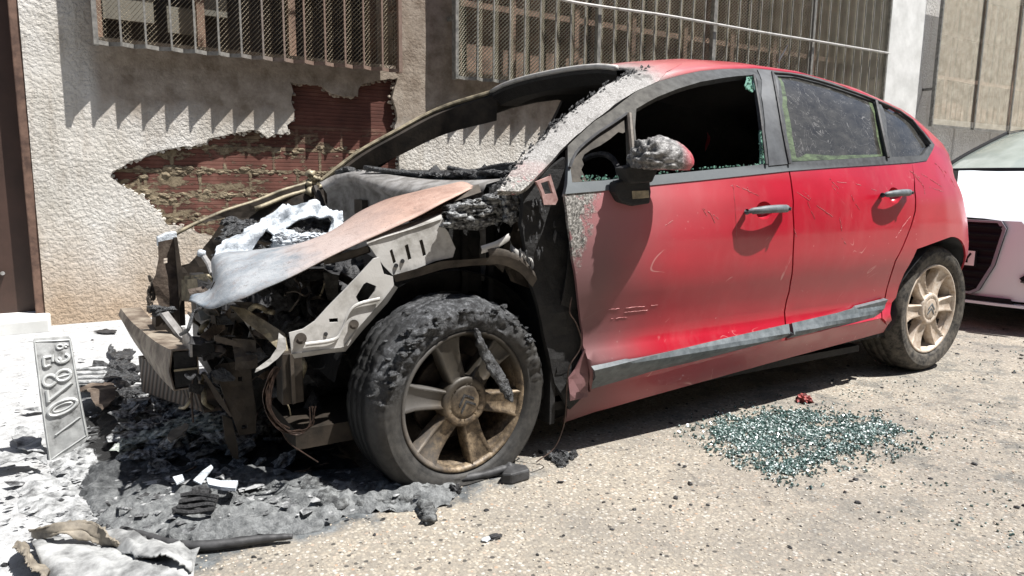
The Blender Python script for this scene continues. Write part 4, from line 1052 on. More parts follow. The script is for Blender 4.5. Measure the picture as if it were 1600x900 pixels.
# lumps of molten plastic on the wing top
M['char_ash'] = simple('char_ash', (.01, .01, .011), (.12, .122, .125), 60, .5, 0, 1, .012, 100, .38, .58, c3=(.42, .43, .43), spec=.6)
lp = MB()
for i in range(260):
    t = random.random(); q = (700+105*t, 338-26*t+random.uniform(-14, 30*(1-abs(t-.5))))
    lp.blob(PX(q[0], q[1], Y=random.uniform(-.74, -.60)), random.uniform(.006, .020), i, .9, 2, 2.4, (1.7, 1, .6))
for i in range(60):
    q = (random.uniform(790, 815), random.uniform(295, 345)); lp.blob(PX(q[0], q[1], Y=-.75), random.uniform(.008, .018), i+300, .8, 1, 2)
lp.build('molten_plastic', 'char_ash', car, True, kind='stuff')
pe = MB()
for i in range(20):
    q = (random.uniform(822, 870), random.uniform(310, 430)); pe.blob(PX(q[0]-12*(q[1] > 380), q[1], Y=-.83), random.uniform(.004, .012), i, .9, 1, 2, (.6, .5, 1.8))
pe.build('wiring_remnant', 'char', car, kind='stuff')
# pale inner wing: pressed strut with ribs and holes
ap = [(573, 379), (600, 369), (640, 357), (691, 340), (694, 347), (690, 351), (700, 362), (712, 388), (708, 402), (680, 408), (650, 420), (628, 428), (616, 432), (600, 416), (585, 396)]
apron = plate_px('inner_wing', ap, -.70, 'white_steel', car, [[(609, 392), (613, 389), (619, 409), (615, 413)], [(632, 384), (637, 381), (643, 404), (638, 407)], [(655, 376), (660, 374), (666, 398), (661, 401)]], .015, .004, .004, 8)
for a_, b_2 in (((612, 390), (617, 411)), ((635, 382), (640, 406)), ((658, 374), (663, 399))):
    MB().bar(PX(*a_, Y=-.685), PX(*b_2, Y=-.685), .018, .012, (0, 1, 0)).build('rib', 'burnt_steel', car)
for p_ in ((629, 408), (619, 415)): MB().tube([PX(*p_, Y=-.7045), PX(*p_, Y=-.69)], .0065, 10).build('bolt_hole', 'soot', car)
# folded top flange
MB().loft([[PX(q[0], q[1], Y=-.705), PX(q[0]+1, q[1]-9, Y=-.66), PX(q[0]+3, q[1]-12, Y=-.58)] for q in [(573, 381), (600, 371), (640, 359), (690, 342)]]).build('flange', 'white_steel', car)
# rivet strip under the apron
MB().loft([[PX(*a_, Y=-.715), PX(*b_2, Y=-.70)] for a_, b_2 in (((614, 430), (618, 441)), ((650, 420), (654, 432)), ((690, 408), (694, 420)), ((735, 405), (737, 415)), ((770, 402), (772, 414)), ((790, 412), (786, 426)))]).build('arch_edge', 'burnt_steel', car)
# diagonal strut
strut = [(452, 520), (474, 514), (492, 502), (512, 480), (545, 446), (584, 404), (592, 402), (600, 428), (614, 432), (616, 446), (598, 470), (576, 494), (560, 512), (544, 540), (534, 543), (510, 546), (456, 553)]
ho = [[(556, 464), (568, 444), (573, 441), (588, 447), (586, 455), (572, 474), (562, 475)], [(514, 498), (528, 497), (528, 503), (515, 504)]]
so_ = plate_px('front_strut', strut, -.74, 'white_steel', car, ho, .015, .006, .003, 8)
md = so_.modifiers.new('b', 'BEVEL'); md.width = .002; md.limit_method = 'ANGLE'
for q, r in (((470, 529), .016), ((553, 507), .014)):
    MB().tube([PX(*q, Y=-.748), PX(*q, Y=-.735)], r, 14).tube([PX(*q, Y=-.759), PX(*q, Y=-.735)], .009, 6).build('bolt', 'burnt_steel', car)
MB().tube([PX(509, 522, Y=-.7425), PX(509, 522, Y=-.735)], .006, 10).build('bolt_hole', 'soot', car)
MB().loft([[p+np.array([0, -.006, 0]), p+np.array([0, -.012, .006]), p+np.array([0, -.006, .012])] for p in smooth_curve([PX(*q, Y=-.74) for q in [(476, 541), (520, 534), (532, 520), (545, 490), (560, 478), (592, 470)]], 20)]).build('rib', 'white_steel', car, True)
MB().loft([[PX(*a_, Y=-.745), PX(*b_2, Y=-.70)] for a_, b_2 in (((456, 553), (460, 560)), ((510, 546), (512, 552)), ((536, 543), (540, 549)), ((560, 512), (566, 517)), ((598, 470), (605, 474)), ((616, 446), (622, 449)))]).build('flange', 'white_steel', car)
# bonnet: buckled, its near half drooping over the wing
def hood_mat():
    m, nt, b = newmat('burnt_bonnet'); v = coords(nt); X, Y, Z = sep(nt, v)
    n = noi(nt, scalev(nt, v, (1, 2, 2)), 8, 7, .7)
    f = mth(nt, 'ADD', X, mth(nt, 'MULTIPLY', mth(nt, 'SUBTRACT', n, .5), .22))
    wht = ramp(nt, n, [(.3, (.15, .175, .20)), (.6, (.31, .325, .34))])
    rst = ramp(nt, n, [(.3, (.22, .13, .10)), (.6, (.38, .255, .205))])
    c = mixc(nt, mrange(nt, f, -.50, -.38), wht, (.38, .31, .285)); c = mixc(nt, mrange(nt, f, -.34, -.12), c, rst)
    c = mixc(nt, mrange(nt, f, -.66, -.71), c, (.16, .19, .22))
    c = mixc(nt, mth(nt, 'MULTIPLY', mrange(nt, noi(nt, scalev(nt, v, (1, 2, 2)), 13, 8, .78), .52, .66), .5), c, (.20, .15, .13))
    c = mixc(nt, mth(nt, 'MULTIPLY', mrange(nt, noi(nt, v, 60, 6, .8), .58, .66), .6), c, (.10, .08, .07))
    setb(nt, b, c, .6, .1); bump(nt, b, noi(nt, v, 34, 7, .75), .5, .006); return m
M['bonnet'] = hood_mat()
hl = smooth_curve([PX(*q) for q in ()] if False else [PX(296, 470, Y=-.50), PX(325, 482, Y=-.60), PX(370, 470, Y=-.66), PX(430, 445, Y=-.68), PX(500, 410, Y=-.69), PX(575, 374, Y=-.70), PX(640, 345, Y=-.70), PX(700, 314, Y=-.68), PX(742, 293, Y=-.62)], 50)
hu = smooth_curve([PX(300, 461, Y=-.48), PX(333, 450, Y=-.44), PX(334, 402, Y=-.42), PX(378, 394, Y=-.44), PX(440, 387, Y=-.46), PX(510, 366, Y=-.48), PX(566, 330, Y=-.48), PX(620, 308, Y=-.46), PX(700, 294, Y=-.50)], 50)
rows = []
for i, (a_, b_2) in enumerate(zip(hl, hu)):
    r = []
    for t in np.linspace(0, 1, 12):
        p = a_+(b_2-a_)*t; p = p+np.array([0, 0, .018*math.sin(math.pi*t)*(1 if i > 6 else i/6)+.004*noise.noise(Vector((i*.2, t*3, 0)))])
        r.append(p)
    e = hu[i]; r += [e+np.array([.015, .04, -.03-.01*math.sin(i*.3)]), e+np.array([.03, .07, -.09])]
    rows.append(r)
hood = MB().loft(rows).build('bonnet', 'bonnet', car, True); md = hood.modifiers.new('s', 'SOLIDIFY'); md.thickness = .003
# bonnet frame seen along its underside
MB().loft([[p+np.array([0, .0, 0]), p+np.array([0, -.005, -.02]), p+np.array([0, .03, -.028])] for p in smooth_curve([PX(505, 402, Y=-.60), PX(535, 396, Y=-.62), PX(575, 383, Y=-.66)], 12)]).build('bonnet_frame', 'burnt_steel', car, True)
MB().tube([PX(*q, Y=-.60) for q in [(510, 408), (540, 402), (577, 390)]], .010, 8).build('stay_rod', 'burnt_steel', car, True)
# underside strut between bonnet and pillar
MB().loft([[PX(*a_, Y=-.66), PX(*b_2, Y=-.62)] for a_, b_2 in (((640, 348), (636, 338)), ((700, 318), (695, 305)), ((752, 300), (748, 288)))]).build('hinge_arm', 'burnt_steel', car)
# cowl: pale curved scuttle panel, charred strip above it
rows = []
cu = smooth_curve([PX(500, 285, Y=.62), PX(530, 272, Y=.5), PX(580, 280, Y=.2), PX(640, 288, Y=-.1), PX(700, 290, Y=-.35), PX(760, 288, Y=-.60)], 24)
cl = smooth_curve([PX(506, 296, Y=.55), PX(545, 285, Y=.42), PX(590, 296, Y=.1), PX(630, 306, Y=-.15), PX(690, 300, Y=-.4), PX(755, 300, Y=-.62)], 24)
for a_, b_2 in zip(cu, cl): rows.append([a_+np.array([.08, 0, .02]), a_, b_2, b_2+np.array([.02, .02, -.02]), b_2+np.array([.03, .03, -.30])])
MB().loft(rows).build('scuttle', 'aluminium_dirt', car, True)
bu = MB()
for i in range(46):
    t = i/45; p = PX(520+290*t, 268+8*math.sin(t*3)+random.uniform(-4, 4), Y=.55-1.15*t); bu.blob(p+np.array([.05, 0, 0]), random.uniform(.012, .032), i, .8, 2, 2.4, (1.2, 1.7, .6))
for L, r in (([(560, 262), (640, 272), (740, 277), (780, 272)], .012), ([(690, 262), (730, 268), (790, 262)], .010), ([(735, 266), (770, 258), (795, 256)], .008), ([(600, 268), (700, 282), (770, 284)], .01)):
    bu.tube([PX(q[0], q[1], Y=.35-.8*(q[0]-560)/240)+np.array([.03, 0, 0]) for q in smooth_curve(L, 20)], [r*(1+.4*noise.noise(Vector((i, r*99, 0)))) for i in range(21)], 6)
bu.build('charred_scuttle_trim', 'char_shiny', car, True)
# bulkhead across the bay
plt = MB().box((.12, .05, .55), (.02, 1.25, .62)).build('bulkhead', 'soot', car)
MB().box((.09, .32, .80), (.03, .10, .06)).build('bulkhead_bracket', 'burnt_steel', car)
MB().box((.095, .05, .77), (.03, .12, .04)).build('bulkhead_bracket', 'burnt_steel', car)
# far wing: thin tan edge and dark skin
fe = smooth_curve([PX(262, 372, Y=.66), PX(300, 352, Y=.68), PX(350, 330, Y=.70), PX(400, 314, Y=.72), PX(440, 298, Y=.73), PX(478, 287, Y=.74), PX(502, 280, Y=.75)], 30)
lowz = [PX(*q, Y=.70) for q in smooth_curve([(262, 382), (290, 440), (330, 445), (380, 400), (410, 350), (450, 330), (490, 330)], 30)]
rows = [[a_+np.array([0, -.02, .0]), a_+np.array([0, 0, .008]), a_+np.array([0, .004, -.014]), (a_+b_2)/2, b_2] for a_, b_2 in zip(fe, lowz)]
plate_px('far_wing', [(300, 352), (350, 331), (400, 315), (440, 300), (478, 288), (505, 282), (510, 330), (470, 420), (400, 470), (330, 480), (285, 470), (282, 416), (296, 412), (312, 395), (330, 372), (352, 340)], .68, 'dark_brown_steel', car, (), .03, .003, .02, 6, label='far front wing scorched brown')
MB().tube(fe, .009, 6).build('far_wing_edge', 'tan_steel', car, True)
MB().tube([p+np.array([.01, -.05, -.025]) for p in fe[14:]], .012, 6).build('far_wing_flange', 'tan_steel', car, True)
jm = MB()
for i in range(16): jm.blob(PX(490+random.uniform(-8, 8), 285+random.uniform(-14, 14), Y=.70+random.uniform(-.03, .03)), random.uniform(.01, .022), i, .6, 2, 2)
jm.build('melted_foam', 'cream' if 'cream' in M else 'tan_steel', car, True)
MB().tube([PX(492, 292, Y=.66), PX(500, 312, Y=.62), PX(508, 335, Y=.58)], .016, 8).build('bonnet_hinge', 'dark_brown_steel', car)
# slam panel uprights (far headlamp carrier)
plate_px('lamp_carrier', [(247, 378), (276, 372), (279, 400), (284, 440), (286, 470), (290, 508), (262, 512), (246, 470), (238, 440), (243, 430), (248, 405)], .50, 'rusty_steel', car, [[(256, 404), (262, 403), (262, 411), (256, 412)]], .02, .006, .01, 8)
plate_px('lamp_carrier', [(272, 372), (277, 371), (287, 440), (290, 508), (282, 509), (278, 440)], .47, 'dark_brown_steel', car, (), .03, .05)
cap = MB().poly([PX(*q, Y=.50) for q in [(246, 371), (262, 364), (276, 362), (277, 374), (262, 379), (247, 386)]], (0, .05, 0)).build('carrier_cap', 'ash_white', car, bevel=.004)
ed = MB()
for i in range(26): ed.blob(PX(235+random.uniform(-4, 6), random.uniform(432, 485), Y=.52), random.uniform(.006, .014), i, .8, 1, 2, (.6, .6, 1.6))
ed.build('melted_edge', 'burnt_steel', car, kind='stuff')
# slam rail, cream
MB().loft([[PX(*a_, Y=y_), PX(*b_2, Y=y_), PX(c_[0], c_[1], Y=y_+.05)] for a_, b_2, c_, y_ in (((283, 437), (284, 470), (284, 432), .45), ((300, 436), (300, 468), (300, 430), .35), ((325, 432), (322, 466), (325, 427), .2))]).build('slam_rail', 'tan_steel', car)
MB().tube([PX(318, 400, Y=.2), PX(326, 412, Y=.15), PX(332, 428, Y=.1)], .010, 8).build('latch_rod', 'aluminium_dirt', car)
MB().blob(PX(315, 396, Y=.2), .016, 5, .4).build('latch_knob', 'ash_white', car, True)
# engine bay: ash-white insulation heap over a carbonised engine
en = MB()
rng = random.Random(3)
for i in range(170):
    x = rng.uniform(-.46, .02); y = rng.uniform(-.45, .45); z = rng.uniform(.22, .56)
    en.blob((x, y, z), rng.uniform(.025, .07), i, .9, 3, 2.6)
en.box((-.22, .05, .38), (.44, .86, .34)); en.box((-.56, .05, .36), (.05, .9, .34))  # solid boxes added to block sun through the bay and fill the nose shadow
en.build('engine', 'char', car, True)
eb = MB(); 
for a_, b_2, r in (((440, 470), (452, 520), .03), ((470, 430), (520, 440), .02), ((480, 470), (476, 540), .022), ((500, 450), (540, 500), .012), ((420, 500), (470, 500), .015), ((530, 430), (560, 470), .014)):
    MB().tube([PX(*a_, Y=-.45), PX((a_[0]+b_2[0])/2+8, (a_[1]+b_2[1])/2-6, Y=-.47), PX(*b_2, Y=-.45)], r, 8).build('engine_pipe', 'char', car, True)
for i in range(60): eb.blob(PX(random.uniform(400, 600), random.uniform(430, 640), Y=random.uniform(-.5, -.35)), random.uniform(.01, .03), i, .8, 1, 2)
eb.build('engine_lumps', 'char', car, kind='stuff')
eb = MB(); eb.blob(PX(440, 470, Y=-.5), .034, 3, .5, 3, 2); eb.blob(PX(442, 500, Y=-.5), .028, 9, .8, 3, 3); eb.blob(PX(462, 505, Y=-.5), .02, 12, .8, 2, 3, (2, 1, .6)); eb.build('alternator', 'char_shiny', car, True)
m_, nt_, b_ = newmat('gasket_steel'); setb(nt_, b_, ramp(nt_, noi(nt_, coords(nt_), 30), [(.4, (.05, .05, .045)), (.65, (.13, .125, .115))]), .6); M['gask'] = m_
plate_px('engine_plate', [(425, 425), (470, 420), (488, 450), (470, 490), (430, 470)], -.40, 'gask', car, [[(445+6*math.cos(t), 432+6*math.sin(t)) for t in np.linspace(0, 6.28, 9)[:-1]], [(468+5*math.cos(t), 446+5*math.sin(t)) for t in np.linspace(0, 6.28, 9)[:-1]]], .02, .01)
plate_px('hanging_panel', [(485, 440), (512, 430), (520, 470), (506, 500), (492, 520), (486, 480)], -.42, 'burnt_steel', car, (), .015, .002, .02, 14)
plate_px('hanging_panel', [(505, 425), (530, 430), (528, 470), (512, 468)], -.5, 'gask', car, (), .015, .002, .02, 14)
# insulation
ins = MB()
def heap(x, y):
    d = ((x+.20)/.30)**2+((y-.02)/.34)**2
    return max(0, 1-d)
rows = []
heapm = MB(); hp = [(338, 402), (344, 385), (352, 372), (372, 368), (390, 352), (400, 348), (430, 330), (470, 320), (500, 322), (530, 336), (545, 350), (520, 372), (480, 388), (430, 400), (380, 400), (360, 408), (345, 415)]
def hf(px, py):
    p = PX(px, py, Y=-.10-.25*(py-320)/90)
    return p+np.array([0, 0, 0])+np.array([.018, -.022, .02])*noise.noise(Vector((px*.03, py*.05, 1)))*1.8+np.array([.0, -.008, .007])*noise.noise(Vector((px*.075, py*.10, 7)))+np.array([0, -.0015, .0015])*noise.noise(Vector((px*.3, py*.3, 3)))
holes_h = [[(455, 352), (470, 343), (500, 342), (515, 352), (518, 360), (500, 366), (480, 372), (462, 368)], [(398, 378), (408, 366), (424, 364), (432, 372), (420, 388), (400, 388)]]
V2, T2 = fill2d(rough_line([(q[0]*.01, q[1]*.01) for q in hp], .04, .05, 3), [rough_line([(q[0]*.01, q[1]*.01) for q in h], .03, .05, 8) for h in holes_h], .022)
me = bpy.data.meshes.new('insulation'); me.from_pydata([tuple(hf(a_*100, b_2*100)) for a_, b_2 in V2], [], T2); me.update()
o = add_obj('insulation', me, car, 'ash_white', smooth=True); md = o.modifiers.new('s', 'SOLIDIFY'); md.thickness = .008; md.offset = 0
cr = MB()
for i in range(120):
    q = (random.uniform(430, 525), random.uniform(340, 384)) if random.random() < .6 else (random.uniform(340, 460), random.uniform(345, 408)); cr.blob(PX(q[0], q[1], Y=-.04-.25*(q[1]-320)/90), random.uniform(.008, .02), i, .9, 2, 2.6, (1.6, .8, .8))
cr.build('carbonised_lump', 'char_shiny', car, kind='stuff')
cr = MB()
for i in range(60):
    q = (random.uniform(430, 500), random.uniform(365, 385)); cr.blob(PX(q[0], q[1], Y=-.28), random.uniform(.005, .012), i, .9, 2, 2.6, (1.6, .8, .8))
cr.build('ash_flake', 'ash_white', car, kind='stuff')
M['beam_rust'] = simple('beam_rust', (.03, .022, .016), (.13, .10, .075), 10, .65, .2, .6, .004, 60, .3, .6, c3=(.28, .24, .19))
# front cross beam (hollow), curved, far end high in the picture
ys_ = np.linspace(.52, -.44, 21)
tops = smooth_curve([(192, 483), (208, 503), (228, 520), (250, 537), (271, 549)], 20); bots = smooth_curve([(189, 499), (206, 528), (226, 557), (248, 586), (272, 609)], 20)
tp = [PX(q[0], q[1], Y=y) for q, y in zip(tops, ys_)]; bt = [PX(q[0], q[1], Y=y) for q, y in zip(bots, ys_)]
bc = [(a_+b_2)/2 for a_, b_2 in zip(tp, bt)]
rows = []
for i, p in enumerate(bc):
    d = bc[min(i+1, 20)]-bc[max(i-1, 0)]; n_ = np.cross(d, [0, 0, 1.]); n_ /= np.linalg.norm(n_)
    h = abs(tp[i][2]-bt[i][2])/2; t_ = .065
    rows.append([p+n_*0+np.array([0, 0, h]), p-n_*t_+np.array([0, 0, h*.95]), p-n_*t_+np.array([0, 0, -h]), p+n_*.0+np.array([0, 0, -h]), p+n_*.008+np.array([0, 0, 0])])
o = MB().loft(rows, True).build('crash_beam', 'beam_rust', car); md = o.modifiers.new('s', 'SOLIDIFY'); md.thickness = .005
e_ = rows[-1]
c0 = sum(np.array(q) for q in e_)/5
MB().add([c0+(np.array(q)-c0)*.93+np.array([.0, .004, 0]) for q in e_[:4]], [(0, 1, 2, 3)]).build('beam_inner', 'soot', car)
MB().bar((np.array(e_[0])+e_[3])/2, (np.array(e_[1])+e_[2])/2, .004, .006).build('beam_web', 'tan_steel', car)
# beam brackets and the white edged box behind it
bx = MB().poly([PX(*q, Y=.05) for q in [(243, 496), (252, 489), (268, 487), (294, 527), (284, 534), (258, 534), (243, 522)]], (0, .12, 0)).build('crash_box', 'dark_brown_steel', car)
MB().bar(PX(256, 489, Y=.0), PX(289, 532, Y=-.05), .035, .01).build('crash_box_edge', 'aluminium_dirt', car)
sb = MB()
for i in range(18): sb.blob(PX(random.uniform(238, 268), random.uniform(475, 495), Y=.05), random.uniform(.008, .016), i, .9, 2, 2.5, (1.5, 1, .6))
sb.build('molten_cap', 'char_shiny', car, True)
# radiator with fins, lying tilted under the beam
rd_ = [PX(216, 556, Y=.30), PX(300, 600, Y=-.30), PX(320, 645, Y=-.30), PX(222, 612, Y=.30)]
m_, nt_, b_ = newmat('radiator_fins'); v = coords(nt_); X, Y, Z = sep(nt_, v)
f_ = mth(nt_, 'PINGPONG', mth(nt_, 'MULTIPLY', mth(nt_, 'ADD', mth(nt_, 'MULTIPLY', Y, .9), mth(nt_, 'MULTIPLY', Z, .5)), 60), 1.0)
setb(nt_, b_, ramp(nt_, f_, [(.3, (.015, .012, .01)), (.7, (.09, .065, .05))]), .6, .3); bump(nt_, b_, f_, .8, .006); M['fins'] = m_
MB().poly(rd_, (.05, .0, .0)).build('radiator', 'fins', car)
# brackets, beams and strips
plate_px('chassis_leg', [(336, 575), (345, 570), (370, 565), (392, 572), (394, 600), (400, 640), (401, 678), (375, 681), (362, 650), (350, 620)], -.50, 'dark_brown_steel', car, [[(372, 589), (379, 589), (379, 596), (372, 596)], [(378, 664), (387, 663), (387, 670), (378, 671)]], .015, .006, .012, 9)
plate_px('chassis_leg', [(316, 584), (322, 586), (345, 618), (362, 650), (360, 652), (340, 628)], -.515, 'burnt_steel', car, (), .02, .01)
plate_px('hanging_bracket', [(347, 648), (362, 655), (372, 700), (373, 718), (364, 716), (352, 690)], -.48, 'dark_brown_steel', car, (), .02, .006, .012, 9)
MB().poly([PX(*q, Y=-.66) for q in [(440, 552), (472, 552), (476, 628), (442, 634)]], (0, .07, 0)).build('front_leg', 'dark_brown_steel', car, bevel=.004)
MB().bar(PX(455, 553, Y=-.665), PX(459, 630, Y=-.665), .010, .012, (0, 1, 0)).build('rib', 'burnt_steel', car)
plate_px('torn_strip', [(312, 522), (330, 510), (352, 492), (364, 478), (360, 500), (344, 520), (325, 530), (310, 528)], -.52, 'rusty_steel', car, (), .015, .003, .02, 12, .4)
plate_px('torn_strip', [(362, 480), (385, 484), (420, 505), (444, 520), (447, 545), (440, 552), (428, 540), (410, 522), (380, 500)], -.60, 'tan_steel', car, (), .015, .003, .02, 12, .4)
plate_px('torn_strip', [(436, 520), (446, 528), (447, 545), (434, 560), (418, 572), (398, 582), (400, 576), (422, 560), (432, 545)], -.66, 'white_steel', car, (), .015, .003, .01, 12)
plate_px('torn_strip', [(335, 524), (352, 528), (380, 538), (378, 544), (350, 538), (335, 532)], -.60, 'burnt_steel', car, (), .015, .003, .01, 12)
plate_px('headlamp_pan', [(300, 535), (330, 528), (336, 545), (334, 562), (300, 556)], -.45, 'soot', car, (), .015, .01)
MB().poly([PX(*q, Y=-.46) for q in [(296, 527), (300, 526), (301, 558), (297, 558)]], (0, .16, 0)).build('bracket_edge', 'aluminium_dirt', car)
plate_px('bay_panel', [(330, 500), (400, 480), (430, 520), (436, 560), (420, 640), (395, 660), (340, 600), (320, 545)], -.42, 'soot', car, (), .02, .01, .05, 9)
plate_px('bay_panel', [(365, 530), (400, 532), (402, 575), (368, 578)], -.55, 'burnt_steel', car, (), .015, .005, .02, 12)
for L in ([(380, 500), (400, 498), (422, 508), (420, 520), (395, 522)], [(393, 512), (425, 514), (424, 527), (388, 527)]): plate_px('melted_plate', L, -.50, 'white_steel', car, (), .012, .004, .02, 16)
sp_ = MB()
for i in range(330):
    q = (random.gauss(385, 60), random.gauss(530, 45))
    if q[1] < 470+.0*q[0] or (q[0] > 445 and q[1] < 560): continue; sp_.blob(PX(q[0], q[1], Y=random.uniform(-.58, -.35)), random.uniform(.005, .017), i, .9, 1, 2.5, (1.5, 1, .8))
sp_.build('molten_debris', 'char_ash', car, kind='stuff')
rr_ = random.Random(11)
for i in range(14):
    q = (rr_.uniform(330, 560), rr_.uniform(440, 600)); a_ = rr_.uniform(0, 3.1); L = rr_.uniform(18, 50)
    MB().bar(PX(q[0]-L*math.cos(a_)/2, q[1]-L*math.sin(a_)/2, Y=-.52), PX(q[0]+L*math.cos(a_)/2, q[1]+L*math.sin(a_)/2, Y=-.50+rr_.uniform(-.05, .05)), rr_.uniform(.006, .016), .003).build('bent_bracket', rr_.choice(['burnt_steel', 'dark_brown_steel', 'rusty_steel']), car)
# subframe, axle
MB().box((-.35, -.2, .17), (.25, .9, .06)).build('subframe', 'dark_brown_steel', car)
MB().tube([(0, -.70, .255), (0, -.2, .27)], .03, 8).build('driveshaft', 'dark_brown_steel', car)
# carbonised hoses, cables, torn tabs all over the nose
hs_ = random.Random(21)
for k in range(46):
    x0, y0 = hs_.uniform(300, 600), hs_.uniform(425, 620)
    if y0 > 560 and x0 > 480: y0 -= 120
    Yd = hs_.uniform(-.60, -.38); L = [(x0, y0)]
    a = hs_.uniform(0, 6.3)
    for j in range(4):
        a += hs_.uniform(-1.1, 1.1); L.append((L[-1][0]+hs_.uniform(6, 18)*math.cos(a), L[-1][1]+hs_.uniform(6, 18)*math.sin(a)+4))
    MB().tube([PX(q[0], q[1], Y=Yd+.03*math.sin(i*.4)) for i, q in enumerate(smooth_curve(L, 18))], hs_.choice([.002, .003, .003, .005, .008]), 6).build('burnt_hose', hs_.choice(['char', 'char_shiny', 'burnt_steel', 'copper_wire', 'tan_steel']), car, True)
for k in range(26):
    x0, y0 = hs_.gauss(370, 45), hs_.gauss(530, 38); n_ = hs_.randint(5, 7)
    P = [(x0+hs_.uniform(6, 20)*math.cos(6.28*j/n_)*1.3, y0+hs_.uniform(4, 15)*math.sin(6.28*j/n_)) for j in range(n_)]
    plate_px('torn_tab', P, hs_.uniform(-.60, -.42), hs_.choice(['burnt_steel', 'rusty_steel', 'dark_brown_steel', 'aluminium_dirt', 'char', 'ash_white' if k % 6 == 0 else 'char']), car, (), .008, .002, .02, 18, hs_.uniform(-1, 1), hs_.uniform(-1, 1), seed=k)
# wiring loom
wl = MB()
for i in range(13):
    k = rr_.uniform(-1, 1)*6
    L = [(434+k*.5, 575), (424+k, 590), (416+k*1.2, 620), (424+k*.8, 650), (446+k, 672), (470, 676+k*.6), (486+k*.5, 660), (488+k, 635)]
    L = [(a_+rr_.uniform(-3, 3), b_2+rr_.uniform(-3, 3)) for a_, b_2 in L][:rr_.choice([5, 8, 8, 6])]
    wl.tube([PX(q[0], q[1], Y=-.70) for q in smooth_curve(L, 24)], .0022, 5)
wl.tube([PX(q[0], q[1], Y=-.69) for q in smooth_curve([(434, 660), (450, 690), (475, 708), (497, 722)], 14)], .002, 5)
MB().tube([PX(q[0], q[1], Y=-.5) for q in smooth_curve([(302, 585), (299, 620), (302, 660)], 10)], .0025, 5).build('burnt_hose', 'copper_wire', car)
wl.build('wiring_loom', 'copper_wire', car)
wl = MB().tube([PX(q[0], q[1], Y=-.87) for q in smooth_curve([(893, 465), (890, 488), (900, 505), (908, 530), (905, 548), (890, 572), (886, 600), (884, 640), (880, 668), (866, 700), (838, 722)], 50)], .0022, 5).build('loose_wire', 'copper_wire', car)
# ======================= WHITE CAR BEHIND =======================
m_, nt_, b_ = newmat('white_paint'); setb(nt_, b_, (.74, .78, .83), .35, 0, .4, .2); M['white_paint'] = m_
m_, nt_, b_ = newmat('clear_windscreen'); setb(nt_, b_, ramp(nt_, noi(nt_, coords(nt_), 2.5, 4), [(.3, (.20, .235, .21)), (.7, (.36, .40, .37))]), .08, 0, .6); M['screen'] = m_
m_, nt_, b_ = newmat('black_gloss'); setb(nt_, b_, (.012, .012, .014), .7, 0, .1); M['black_gloss'] = m_
m_, nt_, b_ = newmat('chrome_trim'); setb(nt_, b_, (.22, .23, .27), .45, .1); M['chrome'] = m_
m_, nt_, b_ = newmat('plate_white'); setb(nt_, b_, (.72, .72, .72), .4); M['plate_white'] = m_
wc = empty('white_car', (0, -.05, 0), 'clean white saloon parked behind the red car', 'car')
wc.location = (0, -.05, 0)
X0 = 3.98
# cross sections: (x, half width, z sill, z shoulder, z top, half width at top)
YC = -.05
ST = [(X0, .62, .20, .55, .70, .50), (X0+.04, .78, .19, .58, .735, .62), (X0+.12, .86, .18, .60, .765, .70), (X0+.3, .905, .18, .63, .83, .74), (X0+.7, .915, .18, .70, .93, .76), (X0+1.15, .915, .18, .80, 1.02, .74), (X0+1.6, .915, .18, .90, 1.03, .80), (X0+2.6, .915, .18, .93, 1.03, .80), (X0+3.6, .915, .18, .95, 1.04, .80), (X0+4.3, .88, .2, .93, 1.06, .74), (X0+4.66, .74, .25, .8, .98, .6)]
rows = []
for x, hw, zs, zh, zt, ht in ST:
    P = [(hw-.03, zs), (hw, zs+.12), (hw, zh), (hw-.03, zh+.06), (ht+(hw-ht)*.45, zt-.035), (ht, zt-.012), (ht*.6, zt+.01), (0, zt+.018)]
    bow = lambda y: .20*(abs(y)/.9)**2.2 if x < X0+.2 else 0
    rows.append([(x+bow(y)*(1-(x-X0)/.2 if x < X0+.2 else 0), -y, z) for y, z in P]+[(x+bow(y)*(1-(x-X0)/.2 if x < X0+.2 else 0), y, z) for y, z in P[::-1][1:]])
body = MB().loft(rows)
n = len(rows[0])
# front face, bowed
fr_ = []
for z in (.20, .30, .42, .55, .64, .70):
    hw = np.interp(z, [.2, .55, .70], [.60, .62, .50]); fr_.append([(X0+.20*(abs(y)/.9)**2.2-.02*(1-((z-.45)/.3)**2), y, z) for y in np.linspace(-hw, hw, 17)])
body.loft(fr_); body.add(rows[-1], [tuple(range(n))])
bo = body.build('body', 'white_paint', wc, True)
bow = lambda y, e=0: X0+.20*(abs(y)/.9)**2.2-.02-e
def face(name, pts, mat, e, th=.01, parent=wc, holes=()):
    return sheet(name, pts, lambda y, z: (bow(y, e), y, z), mat, parent, holes, .04, th, off=0)
hexg = [(-.44, .655), (-.41, .70), (.41, .70), (.44, .655), (.40, .42), (.33, .25), (.29, .225), (-.29, .225), (-.33, .25), (-.40, .42)]
gr_ = face('grille', hexg, 'black_gloss', .006, .01)
inner = [(y*.955, .462+(z-.462)*.945) for y, z in hexg]
face('grille_surround', hexg, 'chrome', .018, .012, gr_, [inner])
sl_ = MB()
for z in np.linspace(.27, .66, 9):
    hw = np.interp(z, [.22, .42, .66, .7], [.28, .385, .42, .40]); sl_.loft([[(bow(y, .022), y, z+.011), (bow(y, .030), y, z), (bow(y, .018), y, z-.010)] for y in np.linspace(-hw, hw, 13)])
sl_.build('grille_bar', 'black_gloss', gr_)
pl_ = face('number_plate', [(-.305, .40), (.215, .40), (.215, .51), (-.305, .51)], 'black_gloss', .034, .008)
pf = face('plate_face', [(-.297, .408), (.207, .408), (.207, .502), (-.297, .502)], 'plate_white', .042, .003, pl_)
ch = MB(); yb = -.255       # the one character in view beside the red bumper: a Y
